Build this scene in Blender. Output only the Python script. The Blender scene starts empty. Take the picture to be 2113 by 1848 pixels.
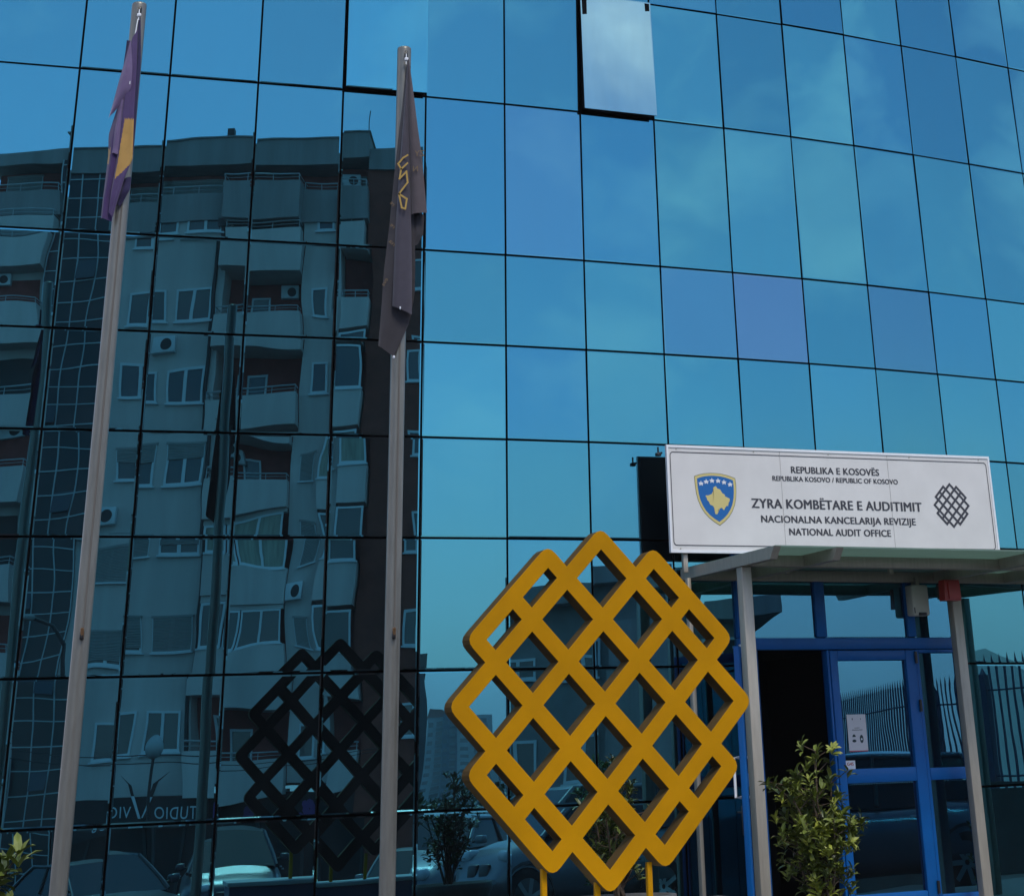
import bpy, bmesh, math, random
from mathutils import Vector, Matrix
R = math.radians
random.seed(11)
scene = bpy.context.scene
col = scene.collection

# ------------------------------------------------------------------ camera, sky, sun, exposure
cam_data = bpy.data.cameras.new('camera')
cam = bpy.data.objects.new('camera', cam_data); col.objects.link(cam)
F = Vector((0.0, 0.8882352, 0.4593889)); U = Vector((0.0447886, -0.4589279, 0.8873439)); X = Vector((0.9989965, 0.0205754, -0.0397828))
m = Matrix.Identity(4)
for i in range(3):
    m[i][0] = X[i]; m[i][1] = U[i]; m[i][2] = -F[i]
m[0][3], m[1][3], m[2][3] = 0, 0, 1.6
cam.matrix_world = m
cam_data.lens = 64.948; cam_data.sensor_width = 36; cam_data.sensor_fit = 'HORIZONTAL'
cam_data.shift_x = -0.12625; cam_data.shift_y = -0.59125     # the photograph is a crop of a taller frame
cam_data.clip_start = 0.05; cam_data.clip_end = 9000
scene.camera = cam

SUN_EL, SUN_AZ = 52, 150      # azimuth clockwise from +Y: behind the camera, to its right
CLX, CLY = 3.7, 0.5
world = bpy.data.worlds.new('World'); scene.world = world; world.use_nodes = True
nt = world.node_tree; nt.nodes.clear()
def N(t, kind, **kw):
    n = t.nodes.new(kind)
    for k, v in kw.items(): setattr(n, k, v)
    return n
out = N(nt, 'ShaderNodeOutputWorld'); bg = N(nt, 'ShaderNodeBackground')
sky = N(nt, 'ShaderNodeTexSky', sky_type='NISHITA', sun_disc=False, sun_elevation=R(SUN_EL), sun_rotation=R(SUN_AZ), altitude=700, air_density=1.0, dust_density=0.4, ozone_density=3.0)
tc = N(nt, 'ShaderNodeTexCoord')
mp = N(nt, 'ShaderNodeMapping'); mp.inputs['Scale'].default_value = (1.0, 1.0, 1.9); mp.inputs['Location'].default_value = (CLX, CLY, 0.3)
n1 = N(nt, 'ShaderNodeTexNoise'); n1.inputs['Scale'].default_value = 5.2; n1.inputs['Detail'].default_value = 7; n1.inputs['Roughness'].default_value = 0.56; n1.inputs['Distortion'].default_value = 0.35
n2 = N(nt, 'ShaderNodeTexNoise'); n2.inputs['Scale'].default_value = 1.7; n2.inputs['Detail'].default_value = 3
mulc = N(nt, 'ShaderNodeMath', operation='MULTIPLY')
rmp = N(nt, 'ShaderNodeValToRGB')
rmp.color_ramp.elements[0].position = 0.225; rmp.color_ramp.elements[0].color = (0.05, 0.05, 0.05, 1)
rmp.color_ramp.elements[1].position = 0.40; rmp.color_ramp.elements[1].color = (0.80, 0.80, 0.80, 1)
mix = N(nt, 'ShaderNodeMixRGB')
mix.inputs['Color2'].default_value = (9.0, 8.9, 9.6, 1)
L = nt.links.new
L(tc.outputs['Generated'], mp.inputs['Vector']); L(mp.outputs['Vector'], n1.inputs['Vector']); L(mp.outputs['Vector'], n2.inputs['Vector'])
L(n1.outputs['Fac'], mulc.inputs[0]); L(n2.outputs['Fac'], mulc.inputs[1]); L(mulc.outputs[0], rmp.inputs['Fac'])
L(rmp.outputs['Color'], mix.inputs['Fac']); L(sky.outputs['Color'], mix.inputs['Color1'])
sx = N(nt, 'ShaderNodeSeparateXYZ'); hz = N(nt, 'ShaderNodeMapRange', interpolation_type='SMOOTHSTEP')
hz.inputs['From Min'].default_value = 0.20; hz.inputs['From Max'].default_value = 0.0; hz.inputs['To Max'].default_value = 0.75
mixh = N(nt, 'ShaderNodeMixRGB'); mixh.inputs['Color2'].default_value = (6.3, 5.9, 7.0, 1)
L(tc.outputs['Generated'], sx.inputs[0]); L(sx.outputs['Z'], hz.inputs['Value']); L(hz.outputs[0], mixh.inputs['Fac'])
L(mix.outputs['Color'], mixh.inputs['Color1']); L(mixh.outputs['Color'], bg.inputs['Color'])
bg.inputs['Strength'].default_value = 0.135
L(bg.outputs['Background'], out.inputs['Surface'])

sun_data = bpy.data.lights.new('sun', 'SUN'); sun_data.energy = 1.5; sun_data.angle = R(18); sun_data.color = (1.0, 0.93, 0.82)
sun = bpy.data.objects.new('sun', sun_data); col.objects.link(sun)
_sd = Vector((math.sin(R(SUN_AZ)) * math.cos(R(SUN_EL)), math.cos(R(SUN_AZ)) * math.cos(R(SUN_EL)), math.sin(R(SUN_EL))))
sun.rotation_euler = (-_sd).to_track_quat('-Z', 'Y').to_euler()
scene.view_settings.view_transform = 'Standard'; scene.view_settings.look = 'None'
scene.view_settings.exposure = 0.48; scene.view_settings.gamma = 1.0; scene.view_settings.use_curve_mapping = False
scene.cycles.max_bounces = 8; scene.cycles.glossy_bounces = 5; scene.cycles.caustics_reflective = False; scene.cycles.caustics_refractive = False

# ------------------------------------------------------------------ materials
MATS = {}
def mat(name, color, rough=0.6, metal=0.0, spec=0.5, noise=0.0, nscale=6.0, bump=0.0, bscale=40.0, coat=0.0, streak=0.0, color2=None, emit=None):
    if name in MATS: return MATS[name]
    m = bpy.data.materials.new(name); m.use_nodes = True; t = m.node_tree
    b = t.nodes['Principled BSDF']; MATS[name] = m
    b.inputs['Base Color'].default_value = (*color, 1); b.inputs['Roughness'].default_value = rough
    b.inputs['Metallic'].default_value = metal; b.inputs['Specular IOR Level'].default_value = spec
    if coat: b.inputs['Coat Weight'].default_value = coat; b.inputs['Coat Roughness'].default_value = 0.05
    tcn = N(t, 'ShaderNodeTexCoord')
    if noise or color2 or streak:
        nz = N(t, 'ShaderNodeTexNoise'); nz.inputs['Scale'].default_value = nscale; nz.inputs['Detail'].default_value = 6; nz.inputs['Roughness'].default_value = 0.6
        mpn = N(t, 'ShaderNodeMapping'); mpn.inputs['Scale'].default_value = (1, 1, 0.12 if streak else 1)
        t.links.new(tcn.outputs['Object'], mpn.inputs['Vector']); t.links.new(mpn.outputs['Vector'], nz.inputs['Vector'])
        r = N(t, 'ShaderNodeValToRGB'); a = noise or streak or 0.3
        c2 = color2 or tuple(min(1, c * (1 + a)) for c in color)
        r.color_ramp.elements[0].position = 0.32; r.color_ramp.elements[1].position = 0.68
        r.color_ramp.elements[0].color = (*[c * (1 - a) if not color2 else c for c in color], 1); r.color_ramp.elements[1].color = (*c2, 1)
        t.links.new(nz.outputs['Fac'], r.inputs['Fac']); t.links.new(r.outputs['Color'], b.inputs['Base Color'])
    if bump:
        nb = N(t, 'ShaderNodeTexNoise'); nb.inputs['Scale'].default_value = bscale; nb.inputs['Detail'].default_value = 4
        bp = N(t, 'ShaderNodeBump'); bp.inputs['Strength'].default_value = bump; bp.inputs['Distance'].default_value = 0.01
        t.links.new(tcn.outputs['Object'], nb.inputs['Vector']); t.links.new(nb.outputs['Fac'], bp.inputs['Height']); t.links.new(bp.outputs['Normal'], b.inputs['Normal'])
    return m
def coated_glass(name, color, dust=0.022):
    """Solar-control glass: a mirror coating behind a faint film of dust and rain marks."""
    m = bpy.data.materials.new(name); m.use_nodes = True; t = m.node_tree; b = t.nodes['Principled BSDF']
    b.inputs['Metallic'].default_value = 1.0; b.inputs['Roughness'].default_value = 0.0
    tcn = N(t, 'ShaderNodeTexCoord'); oi = N(t, 'ShaderNodeObjectInfo')
    hs = N(t, 'ShaderNodeHueSaturation'); hs.inputs['Color'].default_value = (*color, 1)
    mr = N(t, 'ShaderNodeMapRange'); mr.inputs['To Min'].default_value = 0.90; mr.inputs['To Max'].default_value = 1.10
    t.links.new(oi.outputs['Random'], mr.inputs['Value']); t.links.new(mr.outputs[0], hs.inputs['Value']); t.links.new(hs.outputs['Color'], b.inputs['Base Color'])
    nb = N(t, 'ShaderNodeTexNoise'); nb.inputs['Scale'].default_value = 1.6; nb.inputs['Detail'].default_value = 1.0
    bp = N(t, 'ShaderNodeBump'); bp.inputs['Strength'].default_value = 1.0; bp.inputs['Distance'].default_value = 0.0005
    t.links.new(tcn.outputs['Object'], nb.inputs['Vector']); t.links.new(nb.outputs['Fac'], bp.inputs['Height']); t.links.new(bp.outputs['Normal'], b.inputs['Normal'])
    df = N(t, 'ShaderNodeBsdfDiffuse'); df.inputs['Color'].default_value = (0.10, 0.14, 0.17, 1)
    ds = N(t, 'ShaderNodeTexNoise'); ds.inputs['Scale'].default_value = 5.0; ds.inputs['Detail'].default_value = 5
    dm = N(t, 'ShaderNodeMapping'); dm.inputs['Scale'].default_value = (1, 1, 0.25)
    dr = N(t, 'ShaderNodeMapRange'); dr.inputs['From Min'].default_value = 0.35; dr.inputs['From Max'].default_value = 0.75; dr.inputs['To Min'].default_value = dust * 0.5; dr.inputs['To Max'].default_value = dust * 1.8
    t.links.new(tcn.outputs['Object'], dm.inputs['Vector']); t.links.new(dm.outputs['Vector'], ds.inputs['Vector']); t.links.new(ds.outputs['Fac'], dr.inputs['Value'])
    ms = N(t, 'ShaderNodeMixShader'); t.links.new(dr.outputs[0], ms.inputs[0]); t.links.new(b.outputs[0], ms.inputs[1]); t.links.new(df.outputs[0], ms.inputs[2])
    t.links.new(ms.outputs[0], t.nodes['Material Output'].inputs['Surface'])
    MATS[name] = m; return m

GL = [coated_glass('mirror_glass_blue', (0.074, 0.288, 0.365)), coated_glass('mirror_glass_teal', (0.082, 0.308, 0.365)),
      coated_glass('mirror_glass_deep', (0.066, 0.255, 0.345)), coated_glass('mirror_glass_lilac', (0.120, 0.250, 0.360))]
GL.append(coated_glass('mirror_glass_mauve', (0.092, 0.268, 0.365)))
GL_CLEAR = coated_glass('sash_glass_light', (0.09, 0.38, 0.47), 0.05); GL_CLOUD = coated_glass('sash_glass_cloud_bright', (0.26, 0.46, 0.50), 0.08)  # second sash: its bright cloud reflection is put into a paler tint
GL_DOOR = coated_glass('door_glass', (0.055, 0.20, 0.29))
M_JOINT = mat('joint_seal', (0.003, 0.0035, 0.005), 0.9, spec=0.1)
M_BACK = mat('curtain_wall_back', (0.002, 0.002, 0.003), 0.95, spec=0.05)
M_EDGE = mat('pane_edge', (0.10, 0.16, 0.20), 0.3)
M_BLUE = mat('blue_powder_coat', (0.001, 0.105, 0.36), 0.42, spec=0.3, noise=0.08, nscale=3, bump=0.02)
M_STEEL = mat('brushed_steel', (0.43, 0.39, 0.32), 0.45, metal=0.35, streak=0.10, nscale=30, bump=0.05, bscale=120)
M_POLE = mat('aluminium_pole', (0.180, 0.176, 0.155), 0.38, metal=0.55, streak=0.12, nscale=45, bump=0.05, bscale=160)
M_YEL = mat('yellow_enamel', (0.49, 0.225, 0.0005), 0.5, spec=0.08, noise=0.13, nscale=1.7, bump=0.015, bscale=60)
M_YSIDE = mat('shaded_yellow_return', (0.100, 0.058, 0.016), 0.7, spec=0.15, noise=0.22, nscale=7, bump=0.06)  # yellow browned for the sides: their shade is put into the colour
M_WHITE = mat('white_sheet', (0.68, 0.665, 0.64), 0.45, noise=0.06, nscale=2.2, bump=0.02, bscale=6)
M_ALU = mat('light_aluminium_trim', (0.80, 0.82, 0.84), 0.35, noise=0.04)
M_INK = mat('dark_grey_lettering', (0.045, 0.045, 0.055), 0.5)
M_GOLD = mat('pale_gold_print', (0.62, 0.52, 0.20), 0.5); M_ABLUE = mat('emblem_blue_print', (0.004, 0.12, 0.38), 0.45); M_STAR = mat('white_print', (0.75, 0.78, 0.82), 0.5)
M_BLACK = mat('black_plastic', (0.012, 0.012, 0.014), 0.35); M_DARKBACK = mat('dark_sign_back', (0.02, 0.022, 0.028), 0.6)
M_CREAM = mat('cream_plastic', (0.60, 0.61, 0.54), 0.4, noise=0.05); M_RED = mat('red_plastic', (0.42, 0.022, 0.012), 0.32, noise=0.08)
M_LEAF = [mat('leaf_olive', (0.13, 0.165, 0.020), 0.55, noise=0.3, nscale=9), mat('leaf_yellow_green', (0.27, 0.30, 0.04), 0.45, noise=0.25, nscale=9), mat('leaf_dark', (0.055, 0.080, 0.018), 0.4, noise=0.3, nscale=9)]
M_BARK = mat('twig_bark', (0.09, 0.062, 0.04), 0.9, noise=0.3, nscale=25, bump=0.3)
M_POT = mat('pot_stone', (0.10, 0.10, 0.10), 0.8, noise=0.25, nscale=8, bump=0.2); M_SOIL = mat('soil', (0.05, 0.035, 0.025), 0.95, noise=0.4, nscale=30, bump=0.5)
M_NAVY = mat('navy_cladding', (0.025, 0.06, 0.13), 0.5, noise=0.12, nscale=3)
M_CAP = mat('pale_capping', (0.50, 0.55, 0.55), 0.5, noise=0.08, nscale=4)
M_ASPH = mat('asphalt', (0.045, 0.045, 0.047), 0.9, noise=0.25, nscale=2.5, bump=0.3, bscale=50)
M_PAVE = mat('paving', (0.10, 0.10, 0.098), 0.85, noise=0.2, nscale=3, bump=0.2)
M_REND = mat('grey_render', (0.66, 0.58, 0.55), 0.85, streak=0.10, nscale=1.2, bump=0.15, bscale=20)
M_REND2 = mat('attic_render', (0.31, 0.285, 0.28), 0.85, streak=0.18, nscale=1.4, bump=0.15, bscale=20)
M_MAROON = mat('maroon_render', (0.33, 0.06, 0.05), 0.85, noise=0.18, nscale=2)
M_BROWN = mat('brown_brick_render', (0.26, 0.052, 0.034), 0.85, noise=0.25, nscale=2.2, bump=0.2)
M_WINF = mat('white_upvc', (0.74, 0.76, 0.78), 0.35, noise=0.03); M_WING = mat('house_window_glass', (0.035, 0.045, 0.055), 0.04, spec=0.9)
M_CURT = mat('curtain_behind_glass', (0.34, 0.34, 0.27), 0.5, streak=0.25, nscale=6); M_SHUT = mat('roller_shutter', (0.34, 0.34, 0.33), 0.6, noise=0.05)
M_TGL = mat('stair_tower_glass', (0.022, 0.03, 0.04), 0.12, spec=0.35); M_TGL2 = mat('stair_tower_open_glass', (0.06, 0.08, 0.10), 0.1, spec=0.6)
M_RAIL = mat('railing_grey', (0.50, 0.51, 0.52), 0.4, metal=0.2, noise=0.05); M_PIPE = mat('rainwater_pipe', (0.03, 0.03, 0.034), 0.6)
M_CONC = mat('pale_concrete', (0.25, 0.255, 0.255), 0.85, noise=0.12, nscale=1.5, bump=0.1); M_IRON = mat('painted_iron', (0.012, 0.03, 0.08), 0.5)
M_TYRE = mat('tyre_rubber', (0.015, 0.015, 0.016), 0.85); M_RIM = mat('alloy_rim', (0.42, 0.43, 0.45), 0.3, metal=0.9)
M_LAMPG = mat('lamp_glass', (0.65, 0.68, 0.72), 0.12, noise=0.05)

# ------------------------------------------------------------------ helpers
def link(name, me, parent=None, loc=(0, 0, 0), rot=(0, 0, 0)):
    o = bpy.data.objects.new(name, me); col.objects.link(o); o.location = loc; o.rotation_euler = rot
    if parent is not None: o.parent = parent
    return o
def thing(name, label, cat, loc=(0, 0, 0), rz=0.0, group=None):
    o = bpy.data.objects.new(name, None); col.objects.link(o); o.location = loc; o.rotation_euler = (0, 0, rz); o.empty_display_size = 0.2
    o['label'] = label; o['category'] = cat
    if group: o['group'] = group
    return o
def tag(o, label, cat, group=None):
    o['label'] = label; o['category'] = cat
    if group: o['group'] = group
    return o
class MB:
    """collects shapes; .build() links them as one mesh object"""
    def __init__(s): s.v = []; s.f = []; s.mi = []; s.mats = []; s.sm = []
    def _m(s, m):
        if m is None: return 0
        if m not in s.mats: s.mats.append(m)
        return s.mats.index(m)
    def add(s, vs, fs, m=None, smooth=False):
        b = len(s.v); s.v += [tuple(v) for v in vs]; k = s._m(m)
        for f in fs: s.f.append(tuple(i + b for i in f)); s.mi.append(k); s.sm.append(smooth)
        return s
    def box(s, x0, x1, y0, y1, z0, z1, m=None):
        v = [(x, y, z) for z in (z0, z1) for y in (y0, y1) for x in (x0, x1)]
        return s.add(v, [(0, 2, 3, 1), (4, 5, 7, 6), (0, 1, 5, 4), (2, 6, 7, 3), (0, 4, 6, 2), (1, 3, 7, 5)], m)
    def bevel_box(s, x0, x1, y0, y1, z0, z1, b, m=None):
        bm = bmesh.new(); bmesh.ops.create_cube(bm, size=1)
        for v in bm.verts: v.co = Vector(((x0 + x1) / 2 + v.co.x * (x1 - x0), (y0 + y1) / 2 + v.co.y * (y1 - y0), (z0 + z1) / 2 + v.co.z * (z1 - z0)))
        bmesh.ops.bevel(bm, geom=bm.edges[:], offset=b, segments=2, profile=0.5, affect='EDGES')
        bm.verts.index_update(); r = s.add([v.co for v in bm.verts], [[v.index for v in f.verts] for f in bm.faces], m, True); bm.free(); return r
    def prism(s, pts, axis, a, b, m=None):
        """polygon pts (2D) extruded along axis 'x','y' or 'z' from a to b"""
        n = len(pts)
        def P(p, q): return (q, p[0], p[1]) if axis == 'x' else (p[0], q, p[1]) if axis == 'y' else (p[0], p[1], q)
        v = [P(p, a) for p in pts] + [P(p, b) for p in pts]
        return s.add(v, [tuple(range(n)), tuple(range(2 * n - 1, n - 1, -1))] + [(i, n + i, n + (i + 1) % n, (i + 1) % n)[::-1] for i in range(n)], m)
    def tube(s, pts, r, m=None, n=8, closed=True):
        pts = [Vector(p) for p in pts]; rs = r if isinstance(r, (list, tuple)) else [r] * len(pts); rings = []
        for i, p in enumerate(pts):
            d = (pts[min(i + 1, len(pts) - 1)] - pts[max(i - 1, 0)]).normalized()
            a = d.orthogonal().normalized() if abs(d.z) > 0.95 or True else d
            up = Vector((0, 0, 1)) if abs(d.z) < 0.9 else Vector((1, 0, 0))
            a = d.cross(up).normalized(); c = d.cross(a)
            rings.append([p + (a * math.cos(2 * math.pi * k / n) + c * math.sin(2 * math.pi * k / n)) * rs[i] for k in range(n)])
        v = [q for ring in rings for q in ring]; f = []
        for i in range(len(rings) - 1):
            for k in range(n): f.append((i * n + k, i * n + (k + 1) % n, (i + 1) * n + (k + 1) % n, (i + 1) * n + k))
        s.add(v, f, m, True)
        if closed: s.add(rings[0] + rings[-1], [tuple(range(n))[::-1], tuple(range(n, 2 * n))], m)
        return s
    def lathe(s, prof, m=None, n=24, cx=0, cy=0, cz=0):
        v = [(cx + r * math.cos(2 * math.pi * k / n), cy + r * math.sin(2 * math.pi * k / n), cz + z) for r, z in prof for k in range(n)]; f = []
        for i in range(len(prof) - 1):
            for k in range(n): f.append((i * n + k, i * n + (k + 1) % n, (i + 1) * n + (k + 1) % n, (i + 1) * n + k))
        return s.add(v, f, m, True)
    def mesh(s, name, m=None):
        me = bpy.data.meshes.new(name); me.from_pydata(s.v, [], s.f)
        if m is not None and not s.mats: me.materials.append(m)
        for mm in s.mats: me.materials.append(mm)
        me.polygons.foreach_set('material_index', s.mi); me.polygons.foreach_set('use_smooth', s.sm)
        me.update(); return me
    def build(s, name, m=None, parent=None, loc=(0, 0, 0), rot=(0, 0, 0)): return link(name, s.mesh(name, m), parent, loc, rot)
def structure(o): o['kind'] = 'structure'; return o
def text_mesh(txt, width, height, m, bold=0.0, spacing=1.0):
    """flat lettering, width x cap height in metres, centred on x, baseline at 0, in the XZ plane facing -Y"""
    cu = bpy.data.curves.new('lettering', 'FONT'); cu.body = txt; cu.size = 1; cu.offset = 0; cu.extrude = 0.0; cu.space_character = spacing; cu.resolution_u = 4
    o = bpy.data.objects.new('tmp', cu); col.objects.link(o)
    dg = bpy.context.evaluated_depsgraph_get(); me = bpy.data.meshes.new_from_object(o.evaluated_get(dg))
    bpy.data.objects.remove(o); bpy.data.curves.remove(cu)
    xs = [v.co.x for v in me.vertices]; x0, x1 = min(xs), max(xs)
    cap = 0.729
    for v in me.vertices:
        v.co = Vector(((v.co.x - (x0 + x1) / 2) * width / (x1 - x0), 0, v.co.y * height / cap))
    if bold:
        dx = bold * 1.3 * height; n = len(me.vertices); V = [tuple(v.co) for v in me.vertices]; P = [tuple(p.vertices) for p in me.polygons]
        vs = []; fs = []
        for k, o_ in enumerate((-dx, 0, dx)):
            vs += [(x + o_, -0.00015 * k, z + (0.3 * dx if k == 1 else 0)) for x, y, z in V]; fs += [tuple(i + k * n for i in p) for p in P]
        me = bpy.data.meshes.new('lettering'); me.from_pydata(vs, [], fs)
    me.materials.clear(); me.materials.append(m); me.update(); return me

# ------------------------------------------------------------------ the ground and the far terrain
FN = Vector((0.45, -0.893)); FP = Vector((0.0, 17.9))      # outward normal and a point of the glass facade
def ground_z(x, y):
    s = (Vector((x, y)) - FP).dot(FN)
    pts = [(-50, 0.60), (3.0, 0.60), (3.05, 0.42), (7, 0.34), (12, 0.12), (16, 0.02), (18.5, -0.38), (26, -0.5), (40, -1.15), (60, -1.3), (110, -2.5), (300, -8), (900, -26), (4000, -60)]
    for (a, za), (b, zb) in zip(pts, pts[1:]):
        if s <= b: return za + (zb - za) * max(0, (s - a)) / (b - a)
    return pts[-1][1]
svals = [-60, -20, -6, 0, 1, 2, 3.0, 3.05, 4, 5, 7, 9, 12, 14, 16, 18, 20, 23, 26, 30, 35, 40, 50, 60, 80, 110, 150, 220, 300, 450, 700, 900, 1400, 2200, 4000]
tvals = [-3500, -1500, -600, -250, -120, -60, -30, -15, 0, 15, 30, 60, 120, 250, 600, 1500, 3500]
T = Vector((0.893, 0.45)); gb = MB(); vs = []
for s_ in svals:
    for t_ in tvals:
        p = FP + FN * s_ + T * t_; vs.append((p.x, p.y, ground_z(p.x, p.y)))
nT = len(tvals)
gb.add(vs, [(i * nT + j, i * nT + j + 1, (i + 1) * nT + j + 1, (i + 1) * nT + j)[::-1] for i in range(len(svals) - 1) for j in range(nT - 1)], M_ASPH)
ground = structure(gb.build('ground'))
def strip(name, s0, s1, t0, t1, m, lift=0.004, nseg=2):
    b = MB(); v = []
    ss = sorted(set([s0, s1] + [q for q in svals if s0 < q < s1]))
    for s_ in ss:
        for t_ in (t0, t1):
            p = FP + FN * s_ + T * t_; v.append((p.x, p.y, ground_z(p.x, p.y) + lift))
    b.add(v, [(2 * i, 2 * i + 1, 2 * i + 3, 2 * i + 2)[::-1] for i in range(len(ss) - 1)], m)
    return structure(b.build(name))
strip('pavement', 0.0, 2.98, -14, 12, M_PAVE)
# hills across the valley, seen only in the glass
M_HILL = mat('hillside_scrub', (0.13, 0.17, 0.15), 0.95, noise=0.25, nscale=0.01)
def hill(name, az0, az1, dist, prof, depth):
    b = MB(); n = 60; v = []
    for i in range(n + 1):
        u = i / n; a = R(az0 + (az1 - az0) * u); h = prof(u)
        for d, hh in ((dist, -40), (dist + depth * 0.35, h * 0.55), (dist + depth * 0.7, h * 0.9), (dist + depth, h)):
            v.append((math.cos(a) * d, math.sin(a) * d, hh + 3 * math.sin(i * 1.7 + d) * (hh > 0)))
    b.add(v, [(i * 4 + k, i * 4 + k + 1, (i + 1) * 4 + k + 1, (i + 1) * 4 + k) for i in range(n) for k in range(3)], M_HILL, True)
    return structure(b.build(name))
hill('far_hills', -85, 75, 1500, lambda u: 14 + 8 * math.sin(u * 5 + .6) + 125 * math.exp(-((u - .462) / .026) ** 2) + 4 * math.sin(u * 23) + 2 * math.sin(u * 61), 900)

# ------------------------------------------------------------------ the glass office building
NODES = [(-5.926, 15.434), (-5.18, 15.724), (-4.434, 16.014), (-3.679, 16.307), (-2.93, 16.597), (-2.182, 16.888), (-1.45, 17.199), (-0.727, 17.529), (0.0, 17.877), (0.713, 18.235), (1.424, 18.611), (2.118, 19.007), (2.795, 19.423), (3.46, 19.853), (4.126, 20.296), (4.79, 20.75), (5.45, 21.22), (6.1, 21.70)]
# NODES[i] is column line c = i-5 ; rows of the curtain wall, bottom to top
ROWS = [0.62, 1.579, 2.628, 3.678, 4.518, 5.350, 6.192, 7.682, 8.942, 10.35, 11.7]
bld = thing('glass_office_building', 'curved office building clad in blue mirror glass, with a blue framed entrance', 'building', (0, 17.9, 0.6))
BI = Matrix.Translation((0, -17.9, -0.6))
def child(o, parent=bld):
    o.parent = parent; o.matrix_parent_inverse = parent.matrix_basis.inverted() if parent is not bld else BI; return o
ENT_A = Vector((0.58, 18.16)); ENT_ANG = R(28.61); ENT_L = 2.381
ENT_D = Vector((math.cos(ENT_ANG), math.sin(ENT_ANG))); ENT_N = Vector((math.sin(ENT_ANG), -math.cos(ENT_ANG))); ENT_B = ENT_A + ENT_D * ENT_L

def pane_mesh(w, h, bow, tiltx, tiltz, warp, rng, nx=9, nz=11, t=0.014):
    """a sheet of glass w x h, local x along the facade, -y outwards; slightly bowed and out of true, with a ground edge"""
    e = 0.011; x0, x1, z0, z1 = -w / 2, w / 2, -h / 2, h / 2
    ph = [rng.uniform(0, 6.28) for _ in range(4)]
    def off(x, z):
        u, v = x / (w / 2), z / (h / 2)
        d = bow * (1 - u * u) * (1 - v * v) + warp * (math.sin(2.1 * u + ph[0]) * math.cos(1.7 * v + ph[1]) + 0.5 * math.sin(3.3 * v + ph[2] + u))
        return -(d + tiltx * z + tiltz * x)
    xs = [x0 + e + (w - 2 * e) * i / (nx - 1) for i in range(nx)]; zs = [z0 + e + (h - 2 * e) * i / (nz - 1) for i in range(nz)]
    b = MB()
    b.add([(x, off(x, z), z) for z in zs for x in xs], [(j * nx + i, j * nx + i + 1, (j + 1) * nx + i + 1, (j + 1) * nx + i) for j in range(nz - 1) for i in range(nx - 1)], None, True)
    inner = [(x0 + e, z0 + e), (x1 - e, z0 + e), (x1 - e, z1 - e), (x0 + e, z1 - e)]; outer = [(x0, z0), (x1, z0), (x1, z1), (x0, z1)]
    v = [(x, off(x, z), z) for x, z in inner] + [(x, off(x, z) + 0.0003, z) for x, z in outer] + [(x, t + off(x, z), z) for x, z in outer]
    b.add(v, [(k, (k + 1) % 4, 4 + (k + 1) % 4, 4 + k)[::-1] for k in range(4)])
    b.mi = [0] * len(b.mi); b.mats = [None]
    n4 = len(b.v); b.v += v[4:]
    for f_ in [(k, (k + 1) % 4, 4 + (k + 1) % 4, 4 + k)[::-1] for k in range(4)] + [(4, 5, 6, 7)[::-1]]: b.f.append(tuple(i + n4 for i in f_)); b.mi.append(1); b.sm.append(False)
    b.mats = []
    return b

rng = random.Random(5)
TINT = {(4, 5): 3, (6, 5): 4, (3, 5): 4, (7, 5): 2, (5, 4): 0, (3, 3): 1, (2, 3): 0, (0, 3): 1, (1, 3): 1, (6, 3): 1, (5, 3): 0, (1, 5): 0, (0, 5): 1, (2, 5): 1, (1, 6): 4, (3, 4): 1}
# panes out of true, as their broken reflections show: (column, row) -> (tilt about x, turn about z)
TILT = {}
def add_pane(p0, p1, z0, z1, c, r, out=0.0, material=None, name='pane', tx=None, tz=None, gap=0.019):
    a, b = Vector(p0), Vector(p1); d = (b - a); w = d.length - gap; d.normalize(); n = Vector((d.y, -d.x)); h = z1 - z0 - gap
    ang = math.atan2(d.y, d.x); mid = (a + b) / 2 + n * out
    left = c <= -1
    if tx is None: tx = rng.gauss(0, 0.0016 if left or r <= 3 else 0.0045)
    if tz is None: tz = rng.gauss(0, 0.0013 if left or r <= 3 else 0.0035)
    if (c, r) in TILT: tx, tz = TILT[(c, r)]
    me = pane_mesh(w, h, rng.gauss(0.0003, 0.0004) if left or r <= 3 else rng.gauss(0.0012, 0.0018), tx, tz, rng.uniform(0.00008, 0.0003), rng)
    o = me.build(name, None, None, (mid.x, mid.y, (z0 + z1) / 2), (0, 0, ang))
    g = material or GL[TINT[(c, r)]] if (c, r) in TINT or material else GL[0 if left else rng.choice([0, 0, 0, 1, 1, 2, 2])]
    o.data.materials.append(g); o.data.materials.append(M_JOINT); return child(o)

backs = MB(); joints = MB()
for i in range(len(NODES) - 1):
    c = i - 5; p0, p1 = Vector(NODES[i]), Vector(NODES[i + 1])
    d = (p1 - p0).normalized(); n = Vector((d.y, -d.x))
    for r in range(len(ROWS) - 1):
        z0, z1 = ROWS[r], ROWS[r + 1]
        segs = [(p0, p1)]
        if r <= 2:                       # the entrance interrupts the three lowest rows
            if c == 3: segs = [(p0, ENT_A)]
            elif 4 <= c <= 6: segs = []
            elif c == 7: segs = [(ENT_B + ENT_D * 0.02, p1)]
        for a, b in segs:
            if (c, r) == (-1, 7):
                add_pane(a, b, z0, z1, c, r, 0.08, GL_CLEAR, 'opened_window_sash', -0.010, 0.004)
            elif (c, r) == (2, 7):
                add_pane(a, b, z0, z1, c, r, 0.08, GL_CLOUD, 'opened_window_sash', -0.035, 0.006)
            else:
                add_pane(a, b, z0, z1, c, r)
            q = [a - n * 0.03, b - n * 0.03]
            backs.add([(q[0].x, q[0].y, z0), (q[1].x, q[1].y, z0), (q[1].x, q[1].y, z1), (q[0].x, q[0].y, z1)], [(0, 1, 2, 3)], M_BACK)
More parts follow.
